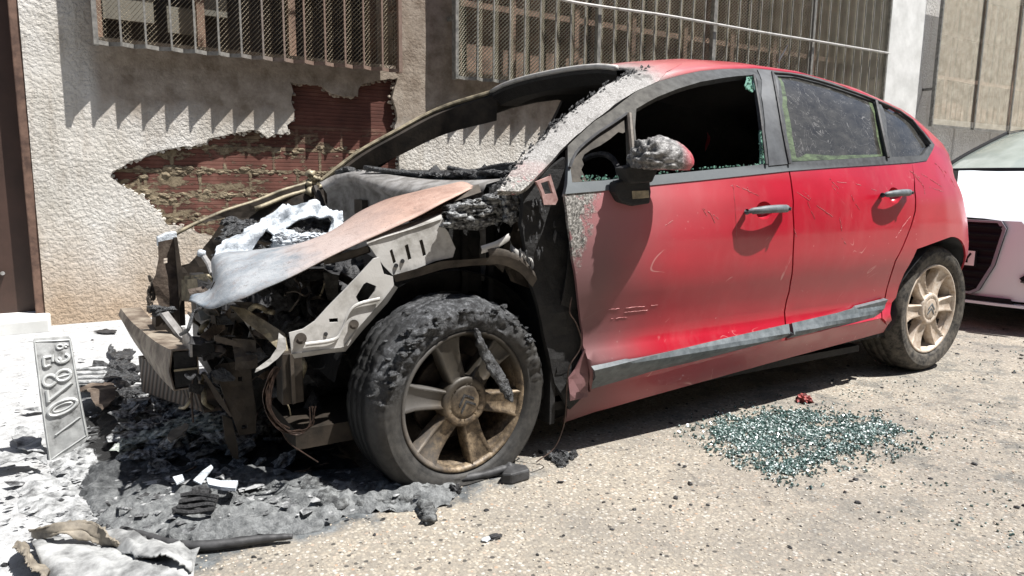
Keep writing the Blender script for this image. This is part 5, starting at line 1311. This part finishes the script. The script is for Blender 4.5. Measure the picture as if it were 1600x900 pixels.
ch.bar((bow(yb, .046), yb, .425), (bow(yb, .046), yb, .452), .012, .003, (1, 0, 0)); ch.bar((bow(yb, .046), yb, .452), (bow(yb+.02, .046), yb+.02, .487), .012, .003, (1, 0, 0)); ch.bar((bow(yb, .046), yb, .452), (bow(yb-.02, .046), yb-.02, .487), .012, .003, (1, 0, 0))
ch.build('letter', 'black_gloss', pl_)
for s in (-1, 1):
    face('air_intake', [(s*.58, .40), (s*.74, .40), (s*.80, .33), (s*.78, .27), (s*.60, .27), (s*.53, .35)][::s], 'black_gloss', .004, .02)
    face('headlight', [(s*.57, .615), (s*.62, .585), (s*.74, .59), (s*.80, .66), (s*.74, .70), (s*.60, .685)][::s], 'chrome', .006, .02)
    face('intake_bar', [(s*.54, .325), (s*.78, .325), (s*.78, .335), (s*.54, .335)][::s], 'dark_trim', .012, .01)
face('lower_intake', [(-.52, .185), (.52, .185), (.50, .215), (-.50, .215)], 'black_gloss', .012, .01)
MB().loft([[(bow(y, .03), y, .165), (bow(y, .03), y, .182), (bow(y, -.05), y, .182)] for y in np.linspace(-.74, .74, 15)]).build('splitter', 'white_paint', wc)
MB().box((X0+2.4, 0, .17), (4.2, 1.6, .05)).build('underbody', 'black_gloss', wc)
# cabin
CAB = [(X0+1.12, .05, 1.035, 1.035, .62), (X0+1.45, .45, 1.03, 1.20, .62), (X0+1.85, .8, 1.03, 1.375, .58), (X0+2.2, .8, 1.03, 1.425, .56), (X0+3.0, .8, 1.03, 1.42, .55), (X0+3.6, .8, 1.04, 1.30, .55), (X0+4.15, .75, 1.05, 1.08, .55)]
ws = []
for t in np.linspace(0, 1, 8):
    r = []
    for y in np.linspace(-1, 1, 13):
        x = X0+1.12+.62*t*1.25+.35*(abs(y)**2.2)*(1-.3*t); z = 1.035+.355*(t**.85)-.03*abs(y)**2*t; r.append((x, y*(.74-.16*t), z))
    ws.append(r)
MB().loft(ws).build('windscreen', 'screen', wc, True)
pt = [ws[i][-1] for i in range(8)]; pn = [ws[i][0] for i in range(8)]
MB().tube([(p[0], p[1], p[2]+.004) for p in pt], .022, 8).build('roof_pillar', 'black_gloss', wc, True)
MB().tube([(p[0], p[1], p[2]+.004) for p in pn], .022, 8).build('roof_pillar', 'white_paint', wc, True)
MB().tube([(p[0]-.02, p[1], p[2]+.004) for p in ws[0]], .014, 6).build('wiper_cowl', 'black_gloss', wc, True)
top_ = ws[-1]; rows = []
for t in np.linspace(0, 1, 12):
    r = []
    for j, y in enumerate(np.linspace(-1, 1, 13)):
        x = top_[j][0]+(X0+4.1-top_[j][0])*t; z = np.interp(x, [X0+1.8, X0+2.3, X0+3.0, X0+3.6, X0+4.1], [1.385, 1.425, 1.42, 1.30, 1.07])-.03*abs(y)**2; r.append((x, y*(.58-.0*t), z))
    rows.append(r)
MB().loft(rows).build('roof', 'white_paint', wc, True)
for s in (-1, 1):
    L = [(pt[i][0], s*(pt[i][1]+.01), pt[i][2]) for i in range(8)]+[(x, s*.59, np.interp(x, [X0+1.8, X0+2.3, X0+3.0, X0+3.6, X0+4.1], [1.385, 1.425, 1.42, 1.30, 1.07])-.04) for x in (X0+2.3, X0+3.0, X0+3.6, X0+4.1)]
    MB().loft([[p, (p[0], s*.79, 1.03)] for p in L]).build('side_window', 'black_gloss', wc)
    mi = MB(); mi.blob((X0+1.75, s*.98, 1.06), .1, 2, .08, 3, 1, (.6, 1.1, .7)); mi.build('door_mirror', 'white_paint', wc, True)
wm = MB(); rows = []
def cwheel(x, y):
    W2 = MB(); s = 1 if y > 0 else -1; rows = []
    for k in range(41):
        a = 2*math.pi*k/40; rows.append([(x+r*math.cos(a), y+s*d, .32+r*math.sin(a)) for r, d in [(.0, -.19), (.30, -.19), (.32, -.16), (.32, -.03), (.30, 0), (.23, .005), (.225, -.03)]])
    W2.loft(rows); t_ = W2.build('wheel', 'black_rubber', wc, True)
    R2 = MB()
    for k in range(10):
        a = 2*math.pi*k/10; R2.bar((x, y-s*.01, .32), (x+.225*math.cos(a), y-s*.01, .32+.225*math.sin(a)), .035, .02, (0, 1, 0))
    R2.build('rim', 'chrome', t_)
for x in (X0+.88, X0+3.68):
    for y in (-.91, .91): cwheel(x, y)

# ======================= DEBRIS ON THE GROUND =======================
M['flake_mix'] = simple('flake_mix', (.012, .012, .013), (.09, .093, .096), 22, .7, 0, .6, .004, 80, .38, .58, c3=(.32, .325, .325))
# number plate standing on end, bent
m_, nt_, b_ = newmat('scorched_plate'); v = coords(nt_)
setb(nt_, b_, ramp(nt_, noi(nt_, v, 14, 8, .72), [(.36, (.10, .10, .095)), (.48, (.33, .335, .33)), (.68, (.52, .53, .52))]), .5, .25); bump(nt_, b_, noi(nt_, v, 60, 5), .25, .002); M['lplate'] = m_
m_, nt_, b_ = newmat('raised_letter'); setb(nt_, b_, (.47, .48, .47), .5, .2); M['letter_light'] = m_
m_, nt_, b_ = newmat('letter_edge'); setb(nt_, b_, (.20, .20, .195), .6, .1); M['letter_dark'] = m_
base_l = PX(78, 728, Z=0.0); base_r = PX(146, 702, Z=0.0)
YPL = .02
BLc, BRc, TLc, TRc = PX(77, 728, Y=YPL), PX(140, 690, Y=YPL), PX(51, 529, Y=YPL+.06), PX(110, 525, Y=YPL+.06)
def plf(u, v_, off=0):       # u across (0..1), v up (0..1)
    a_ = BLc+(BRc-BLc)*u; b_2 = TLc+(TRc-TLc)*u
    p = a_+(b_2-a_)*v_; bend = .016*math.sin(math.pi*v_)-.03*max(0, .22-v_)*0
    n_ = np.array([-.05, -1, .1]); n_ /= np.linalg.norm(n_)
    return p+n_*(bend+off+.004*noise.noise(Vector((u*4, v_*9, 0))))
num = empty('number_plate', (0, 0, 0), 'scorched number plate standing on end in the white ash', 'number plate')
sheet('plate', [(.0, .03), (.03, .0), (.9, .02), (1.0, .06), (1.0, .97), (.95, 1.0), (.04, 1.0), (0, .985)], lambda u, v_: plf(u, v_), 'lplate', num, (), .06, .0025, True)
rimL = [(.04, .04), (.96, .07), (.965, .965), (.04, .975), (.04, .04)]
MB().tube([plf(u, v_, .001) for u, v_ in dens(rimL, .05)], .0022, 5).build('plate_rim', 'letter_light', num)
LT = MB(); LE = MB()
def stroke(L, w_=.005):
    P = [plf(u, v_, .002) for u, v_ in L]
    LT.tube(smooth_curve(P, max(8, len(P)*4)) if len(P) > 2 else P, w_, 6)
    P = [plf(u+.035, v_-.006, .0005) for u, v_ in L]
    LE.tube(smooth_curve(P, max(8, len(P)*4)) if len(P) > 2 else P, w_*.6, 6)
def arc(cx, cy, rx, ry, a0, a1, n=12): return [(cx+rx*math.cos(R_(t)), cy+ry*math.sin(R_(t))) for t in np.linspace(a0, a1, n)]
ex, ey = 1, 1
# characters lie on their side, reading down the plate: E 3 (top), 8, 7, 0, I
stroke([(.22, .845), (.22, .775), (.36, .775)]); stroke([(.22, .845), (.42, .845)]); stroke([(.44, .80), (.46, .855)], .004)
stroke(arc(.70, .815, .17, .035, 60, -200)); stroke(arc(.60, .80, .05, .02, 90, -90))
stroke(arc(.66, .668, .19, .045, 0, 360, 20)); stroke(arc(.30, .655, .16, .042, 20, 330, 16)); stroke([(.47, .665), (.83, .665)], .003)
stroke([(.20, .49), (.20, .585)], .006); stroke([(.20, .50), (.82, .585)], .0055)
stroke(arc(.52, .408, .36, .052, 0, 360, 24), .0055); stroke(arc(.52, .408, .24, .026, 0, 360, 24), .003)
stroke([(.25, .21), (.88, .26)], .003)
stroke(arc(.68, .915, .08, .018, 0, 360), .003); stroke(arc(.84, .915, .04, .012, 0, 300), .003)
LT.build('lettering', 'letter_light', num); LE.build('lettering_edge', 'letter_dark', num)
# ash piled against its foot
def pile(name, label, pts, h, mat, cat, seed, fr=18, step=.02, kind=None):
    P = rough_line([tuple(PX(*q, Z=0)[:2]) for q in pts], .03, .02, seed)
    B = np.array(dens(P, .015))
    def fn(x, y):
        d = math.sqrt(((B-np.array((x, y)))**2).sum(1).min()); k = min(1, d/.05)
        q = Vector((x*fr*.55, y*fr, seed)); rd_ = 1-abs(noise.noise(q))*2.2; z = h*k**.6*(.30+.55*max(0, rd_)**2+.28*noise.noise(q*2.3)+.18*noise.noise(q*5.1)+.12*noise.noise(q*11))
        return (x, y, max(.0, z)+.001)
    return sheet(name, P, fn, mat, None, (), step, 0, False, label=label, cat=cat, kind=kind)
M['ash_grey'] = simple('ash_grey', (.022, .023, .025), (.085, .088, .088), 40, .85, 0, 1, .008, 110, .33, .64, c3=(.24, .25, .25))
def ash_mat():
    m, nt, b = newmat('ash_mix'); v = coords(nt); X, Y, Z = sep(nt, v)
    n = noi(nt, v, 34, 8, .75); a = ramp(nt, n, [(.32, (.018, .019, .021)), (.5, (.07, .073, .075)), (.68, (.14, .145, .147))]); l = ramp(nt, n, [(.30, (.05, .053, .055)), (.45, (.15, .156, .158)), (.66, (.30, .31, .31))])
    f = mth(nt, 'ADD', mth(nt, 'ADD', mth(nt, 'MULTIPLY', mth(nt, 'SUBTRACT', -.56, Y), 4.5), mth(nt, 'MULTIPLY', mth(nt, 'SUBTRACT', -.35, X), 1.6)), mth(nt, 'MULTIPLY', mth(nt, 'SUBTRACT', noi(nt, v, 6, 6, .7), .5), 1.3))  # paler ash outward, steepened to put the nose's shade into the colour
    setb(nt, b, mixc(nt, mrange(nt, f, -.35, .95), a, l), .9, 0, .2); bump(nt, b, noi(nt, v, 90, 6, .8), 1, .009); return m
M['ash_mix'] = ash_mat()
M['ash_light'] = simple('ash_light', (.07, .071, .072), (.27, .275, .275), 24, .9, 0, 1, .01, 60, .32, .60, c3=(.46, .465, .465))
pile('ash_heap', 'grey ash heap packed round the foot of the standing number plate', [(76, 728), (90, 716), (140, 700), (150, 715), (160, 745), (130, 752), (100, 750), (85, 742)], .035, 'ash_light', 'ash', 2, 22, .012)
pile('molten_plastic', 'long ridge of grey molten plastic in front of the flat tyre', [(120, 728), (200, 712), (250, 728), (330, 735), (420, 740), (478, 742), (490, 752), (560, 762), (640, 760), (700, 757), (724, 765), (700, 790), (660, 800), (600, 800), (540, 806), (500, 830), (440, 838), (330, 850), (250, 842), (190, 838), (150, 822), (130, 780)], .052, 'ash_mix', 'plastic debris', 4, 11, .014)
# ropey lumps along the ridge
rp = MB()
for L, r in (([(468, 748), (490, 765), (505, 780), (530, 790)], .034), ([(500, 770), (540, 775), (590, 765), (640, 762), (665, 770)], .028), ([(630, 768), (655, 775), (668, 800), (672, 812)], .020), ([(560, 790), (610, 785), (650, 780)], .018), ([(236, 760), (280, 752), (330, 745)], .022), ([(420, 760), (450, 755), (478, 752)], .026), ([(340, 780), (400, 775), (450, 770)], .016)):
    P = smooth_curve([PX(q[0], q[1], Z=r*.5) for q in L], 26)
    for i, p in enumerate(P): rp.blob(p+np.array([0, 0, .006*math.sin(i)]), r*random.uniform(.6, 1.05), i+int(r*1000), .8, 2, 2.2, (1.2, 1, .8))
rp.build('molten_plastic', 'ash_grey', None, True, label='twisted ropes of charred plastic lying on the molten ridge', cat='plastic debris')
pile('ash_heap', 'dark sooty rubble in the shadow under the burnt nose', [(160, 700), (150, 650), (190, 610), (240, 620), (330, 640), (420, 660), (520, 680), (560, 730), (470, 738), (380, 730), (300, 720), (220, 712)], .035, 'soot', 'ash', 9, 14, .02)
pile('ash_heap', 'flaky pale ash crust left of the molten ridge', [(20, 745), (70, 740), (120, 752), (150, 780), (160, 815), (90, 820), (30, 800)], .020, 'ash_light', 'ash', 12, 16, .016)
# crumpled foil-like pieces
def crumple(name, label, cat, pts, mat, h0, amp, seed, fr=14, step=.014, thick=.003, tilt=(0, 0), parent=None, lift=0):
    P = rough_line([tuple(PX(q[0], q[1], Z=h0)[:2]) for q in pts], .02, .012, seed)
    cx, cy = np.mean([p[0] for p in P]), np.mean([p[1] for p in P])
    def fn(x, y):
        z = h0+tilt[0]*(x-cx)+tilt[1]*(y-cy)+amp*noise.noise(Vector((x*fr, y*fr, seed)))+amp*.5*noise.noise(Vector((x*fr*2.7, y*fr*2.7, seed)))+lift*math.exp(-((y-cy)/.05)**2)
        return (x, y, max(.004, z))
    return sheet(name, P, fn, mat, parent, (), step, thick, True, label=label, cat=cat)
M['peeled'] = simple('peeled_plastic', (.11, .112, .112), (.38, .385, .38), 16, .75, 0, .4, .004, 50, .35, .65)
M['peeled_tan'] = simple('peeled_tan', (.11, .095, .075), (.32, .28, .22), 16, .7, 0, .4, .004, 50, .35, .65)
def curl(name, label, A, B, mat, seed, hs):
    """sheet lofted between two ground curves with heights, edges lifted clear of the ground"""
    a = smooth_curve([PX(q[0], q[1], Z=z) for q, z in A], 46); b = smooth_curve([PX(q[0], q[1], Z=z) for q, z in B], 46); rows = []
    for i in range(47):
        r = []
        for t in np.linspace(0, 1, 16):
            p = a[i]+(b[i]-a[i])*t+np.array([.004, .004, .010])*noise.noise(Vector((i*.14, t*4, seed)))
            p = p+np.array([0, 0, hs*math.sin(math.pi*t)]); p[2] = max(p[2], .004)
            if t in (0, 1): p = p+np.array([.010, .014, 0])*noise.noise(Vector((i*.5, t, seed+3)))
            r.append(p)
        rows.append(r)
    o = MB().loft(rows).build(name, mat, None, True, label=label, cat='plastic debris'); md = o.modifiers.new('s', 'SOLIDIFY'); md.thickness = .004; md.offset = 0
    return o
curl('peeled_sheet', 'tan curled strip of bumper skin lying at bottom left', [((44, 828), .05), ((90, 818), .075), ((130, 812), .08), ((158, 824), .07), ((175, 845), .05), ((195, 856), .02)], [((52, 840), .012), ((90, 838), .055), ((130, 842), .045), ((160, 855), .02), ((185, 860), .012), ((200, 861), .006)], 'peeled_tan', 1, .006)
curl('peeled_sheet', 'large pale grey peeled plastic sheet at the bottom left edge', [((48, 846), .03), ((110, 840), .022), ((160, 852), .018), ((200, 862), .02), ((260, 868), .02), ((312, 858), .015)], [((70, 905), .01), ((110, 925), .02), ((160, 930), .012), ((210, 935), .02), ((255, 930), .01), ((302, 905), .008)], 'peeled', 5, .016)
curl('peeled_sheet', 'narrow dark curled edge at the far left of the bottom sheets', [((22, 852), .05), ((36, 866), .06), ((46, 886), .05), ((72, 902), .03)], [((34, 850), .02), ((46, 862), .02), ((56, 882), .02), ((84, 899), .01)], 'peeled_tan', 8, .01)
curl('peeled_sheet', 'grey sheet with torn hole between the curled strip and the black rod', [((150, 826), .02), ((200, 832), .03), ((250, 846), .03), ((300, 858), .025)], [((180, 858), .02), ((225, 872), .05), ((262, 868), .06), ((300, 895), .02)], 'peeled', 11, .008)
MB().tube([PX(q[0], q[1], Z=.018) for q in smooth_curve([(190, 826), (225, 836), (262, 848), (300, 853), (350, 850), (400, 843), (432, 840), (457, 838)], 60)], [.007+.006*math.sin(math.pi*i/60)+.002*noise.noise(Vector((i*.3, 0, 0))) for i in range(61)], 10).build('rubber_strip', 'black_rubber', None, True, label='black rubber strip lying along the front of the ash', cat='rubber strip')
MB().tube([PX(q[0], q[1], Z=.025) for q in smooth_curve([(182, 836), (200, 839), (224, 841)], 12)], [.004, .006, .008, .009, .009, .01, .01, .009, .008, .007, .006, .004, .003], 8).build('red_scrap', 'rag_red', None, True, label='short reddish scrap beside the black rubber strip', cat='scrap')
# charred block with white splinters
cb_ = MB(); cb_.blob(PX(303, 798, Z=.03), .050, 4, .35, 4, 2.2, (1.05, .8, .75)); cb_.blob(PX(312, 772, Z=.07), .022, 8, .6, 3, 2)
cbo = cb_.build('charred_block', 'char', None, False, label='charred ribbed block on the ash in front of the car', cat='charred block')
crb = MB()
for k in range(4): crb.tube([PX(276+2*k+i*6.5, 798-8*k+2.5*math.sin(i*.5+k), Z=.055+.008*k) for i in range(10)], .006, 6)
crb.build('rib', 'char', cbo)
sp1 = MB().poly([PX(*q, Z=.09) for q in [(302, 752), (316, 738), (330, 728), (333, 732), (322, 746), (314, 758)]], (0, 0, .004)).build('white_splinter', 'ash_white', None, label='pointed white splinter sticking up above the charred block', cat='splinter')
MB().poly([PX(*q, Z=.07) for q in [(322, 750), (345, 756), (372, 756), (368, 768), (345, 766), (326, 762)]], (0, 0, .01)).build('white_splinter', 'ash_white', None, label='white splinter lying right of the charred block', cat='splinter')
MB().poly([PX(*q, Z=.06) for q in [(270, 748), (285, 744), (288, 752), (276, 758)]], (0, 0, .006)).build('white_splinter', 'ash_white', None, label='small white splinter left of the charred block', cat='splinter')
# silvery crumpled foil under the nose
fo_ = MB()
for i in range(70):
    t = random.random(); q = (190+155*t, 698-36*t-10*math.sin(3*t)+random.uniform(-9, 9)*(.3+t)); fo_.blob(PX(q[0], q[1], Z=.05+.05*t), random.uniform(.008, .024), i, 1.0, 2, 2.6, (1.6, 1, .6))
M['foil'] = simple('crumpled_foil', (.05, .055, .05), (.30, .33, .30), 45, .5, .3, 1, .01, 90, .4, .62, c3=(.58, .60, .56))
fo_.build('crumpled_foil', 'foil', None, label='crumpled silvery foil in the shadow under the burnt nose', cat='foil')
crumple('foil_scrap', 'tan torn scrap caught in the crumpled foil', 'scrap', [(258, 682), (275, 668), (292, 660), (296, 668), (282, 680), (264, 690)], 'peeled_tan', .12, .01, 4)
rbl = MB(); rq = random.Random(77)
for i in range(300):
    px, py = rq.gauss(300, 75), rq.gauss(665, 32)
    if not (185 < px < 520 and 600 < py < 735): continue
    p = PX(px, py, Z=.02); rbl.blob((p[0], p[1], rq.uniform(.0, .09)), rq.uniform(.008, .034), i, 1.0, 2, 2.6, (1.5, 1.1, .6), Matrix.Rotation(rq.uniform(-.6, .6), 3, 'Y'))
rbl.build('charred_rubble', 'char_ash', None, kind='stuff', label='loose charred rubble heaped under the burnt nose', cat='rubble')
for k in range(12):
    px, py = rq.uniform(180, 480), rq.uniform(640, 800); L = [(px, py)]; a = rq.uniform(0, 6)
    for j in range(4): a += rq.uniform(-.8, .8); L.append((L[-1][0]+rq.uniform(8, 22)*math.cos(a), L[-1][1]+rq.uniform(3, 8)*math.sin(a)))
    MB().tube([PX(q[0], q[1], Z=.035+.02*math.sin(i*.5)) for i, q in enumerate(smooth_curve(L, 16))], rq.choice([.0025, .004, .006]), 6).build('burnt_wire', rq.choice(['char', 'copper_wire', 'char_ash']), None, True, label='short burnt wire lying on the ash under the burnt nose', cat='wire', group='burnt wires on the ash')
# melted bracket beside the plate
crumple('melted_bracket', 'pale corrugated scrap between the number plate and the crash beam', 'scrap', [(113, 575), (135, 572), (168, 573), (170, 594), (150, 600), (116, 604)], 'ash_light', .06, .004, 7)
cor = MB()
for k in range(4): cor.tube([PX(114+i*6, 577+7*k-.6*i*.3, Z=.075) for i in range(9)], .008, 6)
cor.build('corrugated_scrap', 'ash_light', None, True, label='ridged ash-covered grille slats beside the number plate', cat='scrap')
crumple('burnt_flap', 'brown rusted flap below the corrugated scrap', 'scrap', [(122, 606), (150, 598), (175, 596), (182, 615), (176, 628), (160, 640), (152, 632), (140, 622)], 'rusty_steel', .07, .014, 9, lift=.02)
lb = MB()
for i in range(70):
    q = (random.gauss(185, 16), random.gauss(592, 16)); lb.blob(PX(q[0], q[1], Z=.04), random.uniform(.01, .035), i, .9, 2, 2.4, (1.3, 1, .8))
lb.build('charred_rubble', 'char_shiny', None, label='glossy charred rubble at the far end of the radiator', cat='rubble')
crumple('black_flake', 'curled black flake on white ash near the wall', 'flake', [(168, 545), (172, 538), (182, 550), (200, 544), (212, 549), (206, 558), (186, 561), (174, 556)], 'char_shiny', .03, .014, 3, 30, .01)
crumple('black_flake', 'thin black flake on white ash close to the wall foot', 'flake', [(146, 517), (165, 514), (182, 516), (181, 520), (160, 520)], 'char', .012, .006, 5, 30, .01)
crumple('ash_crust', 'raised pale crust left of the number plate foot', 'ash', [(16, 678), (30, 668), (52, 672), (64, 690), (68, 706), (46, 704), (28, 696)], 'ash_light', .03, .015, 6, 20, .014)
crumple('ash_crust', 'dark lifted crust at the left edge beside the number plate', 'ash', [(-8, 712), (20, 706), (50, 706), (72, 714), (74, 722), (40, 716), (0, 724)], 'ash_light', .05, .02, 16, 16, .014)
# ring rubbish near the tyre, chips on the road
rk = MB(); rk.poly([PX(*q, Z=.0) for q in [(783, 757), (800, 758), (828, 750), (822, 742), (796, 738)]], (0, 0, .035)); rk.build('rubber_chunk', 'black_rubber', None, bevel=.006, label='wedge of grey tyre rubber on the road by the flat tyre', cat='rubber chunk')
bk_ = MB()
for i in range(26):
    q = (random.gauss(868, 14), random.gauss(715, 5)); bk_.blob(PX(q[0], q[1], Z=.006), random.uniform(.006, .016), i, .9, 2, 2.4)
bk_.build('charred_crumbs', 'char_shiny', None, label='small heap of charred crumbs behind the front tyre', cat='crumbs')
ck = MB().blob(PX(1257, 624, Z=.012), .030, 21, .9, 3, 2.4, (1.0, .8, .7)).build('red_lump', 'rag_red', None, label='crumpled dark red lump at the edge of the shadow', cat='lump')
MB().blob(PX(774, 838, Z=.006), .014, 5, .7, 2, 2, (1.3, .9, .5)).build('black_chip', 'char', None, label='black chip on bare road below the front wheel', cat='chip')
MB().blob(PX(760, 842, Z=.006), .010, 9, .5, 2, 2, (1.3, .9, .5)).build('white_chip', 'ash_white', None, label='white chip next to the black chip on bare road', cat='chip')
MB().blob(PX(712, 765, Z=.012), .016, 6, .8, 3, 2.4).build('black_clinker', 'char', None, label='black clinker at the right end of the molten ridge', cat='clinker')
# charred flakes and scraps strewn over the ash (countless)
fk_ = MB(); rf_ = random.Random(31)
for i in range(1300):
    u = rf_.random()
    px, py = (rf_.gauss(330, 150), rf_.gauss(765, 42)) if u < .55 else ((rf_.gauss(130, 70), rf_.gauss(720, 90)) if u < .8 else (rf_.uniform(100, 560), rf_.uniform(640, 740)))
    if py > 850-(px-300)*.12 or py < 515 or px > 720: continue
    if py < 752 and px > 150: continue
    p = PX(px, py, Z=0); s_ = min(.04, rf_.expovariate(1/.0055)+.002); a = rf_.uniform(0, 6.3); n_ = rf_.randint(4, 6); tl_ = rf_.uniform(-.9, .9); t2 = rf_.uniform(-.9, .9)
    zb_ = .03 if (px > 200 and py > 700) else .006
    vs = []
    for j in range(n_):
        r = s_*rf_.uniform(.4, 1.1); x = r*math.cos(a+6.28*j/n_)*1.4; y = r*math.sin(a+6.28*j/n_); vs.append((p[0]+x, p[1]+y, zb_+abs(tl_*x+t2*y)*.6+rf_.uniform(0, .004)))
    c_ = tuple(np.mean(vs, axis=0)+np.array([0, 0, s_*.25])); n0 = len(vs)
    fk_.add(vs+[c_], [(j, (j+1) % n_, n0) for j in range(n_)])
fk_.build('charred_flakes', 'flake_mix', None, kind='stuff', label='charred flakes strewn over the ash around the nose', cat='flakes')
# scattered burnt crumbs (countless)
sc1 = MB(); rs = random.Random(5)
for i in range(1500):
    x = rs.uniform(-1.3, 4.2); y = rs.uniform(-2.1, -.55) if rs.random() < .75 else rs.uniform(-1.5, 2.0)
    if x < -.9 and y < -1: continue
    s_ = rs.expovariate(1/.002)+.0012
    sc1.blob((x, y, s_*.3), min(s_, .009), i, .8, 1, 2, (1.3, 1, .6), Matrix.Rotation(rs.random()*6, 3, 'Z'))
sc1.build('burnt_crumbs', 'char', None, kind='stuff', label='fine black crumbs scattered over the road', cat='crumbs')
st_ = MB()
for i in range(5200):
    x = rs.uniform(-.9, 2.2); y = rs.uniform(-2.0, -.75); s_ = rs.uniform(.0013, .0036)
    st_.blob((x, y, s_*.25), s_, i, .5, 0, 1.5, (1.2, 1, .7), Matrix.Rotation(rs.random()*6, 3, 'Z'))
m_, nt_, b_ = newmat('road_stone'); v = coords(nt_)
setb(nt_, b_, ramp(nt_, noi(nt_, v, 60, 2), [(.3, (.16, .14, .12)), (.45, (.33, .28, .22)), (.55, (.42, .38, .32)), (.68, (.50, .47, .42)), (.72, (.36, .2, .12))]), .8); M['stone'] = m_
st_.build('gravel', 'stone', None, kind='stuff', label='fine pale gravel standing proud of the worn road', cat='gravel')
# broken window glass
gp = [tuple(PX(*q, Z=0)[:2]) for q in [(1104, 660), (1150, 652), (1215, 640), (1300, 648), (1360, 650), (1420, 668), (1415, 690), (1380, 700), (1330, 706), (1290, 722), (1262, 730), (1240, 746), (1200, 742), (1180, 728), (1150, 712), (1125, 700), (1112, 682)]]
m_, nt_, b_ = newmat('broken_glass'); v = coords(nt_)
n_ = nd(nt_, 'ShaderNodeTexWhiteNoise', noise_dimensions='3D'); q_ = nd(nt_, 'ShaderNodeVectorMath', operation='SNAP'); q_.inputs[1].default_value = (.006, .006, .006); nt_.links.new(v, q_.inputs[0]); nt_.links.new(q_.outputs[0], n_.inputs[0])
setb(nt_, b_, ramp(nt_, n_.outputs[0], [(0, (.02, .035, .032)), (.45, (.045, .085, .075)), (.70, (.12, .18, .165)), (.86, (.36, .43, .41)), (1, (.85, .9, .9))]), .12, 0, .8); M['broken'] = m_  # palest cells put the glints of the crumbs into their colour
gb = MB()
i = 0; xs0 = [p[0] for p in gp]; ys0 = [p[1] for p in gp]; B = np.array(dens(gp, .02))
while i < 12500:
    x = rs.uniform(min(xs0)-.05, max(xs0)+.6); y = rs.uniform(min(ys0)-.1, max(ys0)+.12)
    d = math.sqrt(((B-np.array((x, y)))**2).sum(1).min()); ins_ = inside((x, y), gp)
    pr_ = 1.0*min(1, .25+d/.06) if ins_ else math.exp(-d/.045)*.22
    pr_ *= .15+1.1*max(0, min(1, .6+2.2*noise.noise(Vector((x*9, y*9, 3)))+1.2*noise.noise(Vector((x*24, y*24, 5)))))
    if x > 1.55: pr_ *= .45
    if rs.random() > pr_: continue
    i += 1
    if i % 1 == 0:
        s_ = rs.choice([.0012, .0018, .0024, .0032, .0044])*rs.uniform(.8, 1.2); ax_ = Vector((rs.gauss(0, 1), rs.gauss(0, 1), rs.gauss(0, 1))).normalized()
        gb.box((x, y, s_*.8+rs.random()*.003), (s_*2, s_*1.5, s_*1.3), Matrix.Rotation(rs.random()*3, 3, ax_))
for i in range(1600):
    x = rs.uniform(.9, 3.6); y = rs.uniform(-1.9, -.8)
    if noise.noise(Vector((x*5, y*5, 8))) < .05: continue
    s_ = rs.uniform(.0015, .0038); gb.box((x, y, s_*.7), (s_*2, s_*1.5, s_*1.3), Matrix.Rotation(rs.random()*3, 3, Vector((rs.random(), rs.random(), rs.random()+.1)).normalized()))
gb.build('broken_glass', 'broken', None, kind='stuff', label='patch of crumbled greenish window glass on the road', cat='broken glass')

# repeats share a group
tops = {}
for o in C.objects:
    if o.parent is None and o.get('category'): tops.setdefault(o.name.split('.')[0], []).append(o)
GN = {'peeled_sheet': 'peeled plastic sheets at the bottom left', 'white_splinter': 'white splinters by the charred block', 'black_flake': 'black flakes on the white ash', 'ash_heap': 'ash heaps round the burnt nose', 'ash_crust': 'lifted ash crusts by the number plate', 'window_grille': 'window grilles on the old building', 'molten_plastic': 'molten plastic in front of the flat tyre'}
for k, g in GN.items():
    for o in tops.get(k, []): o['group'] = g
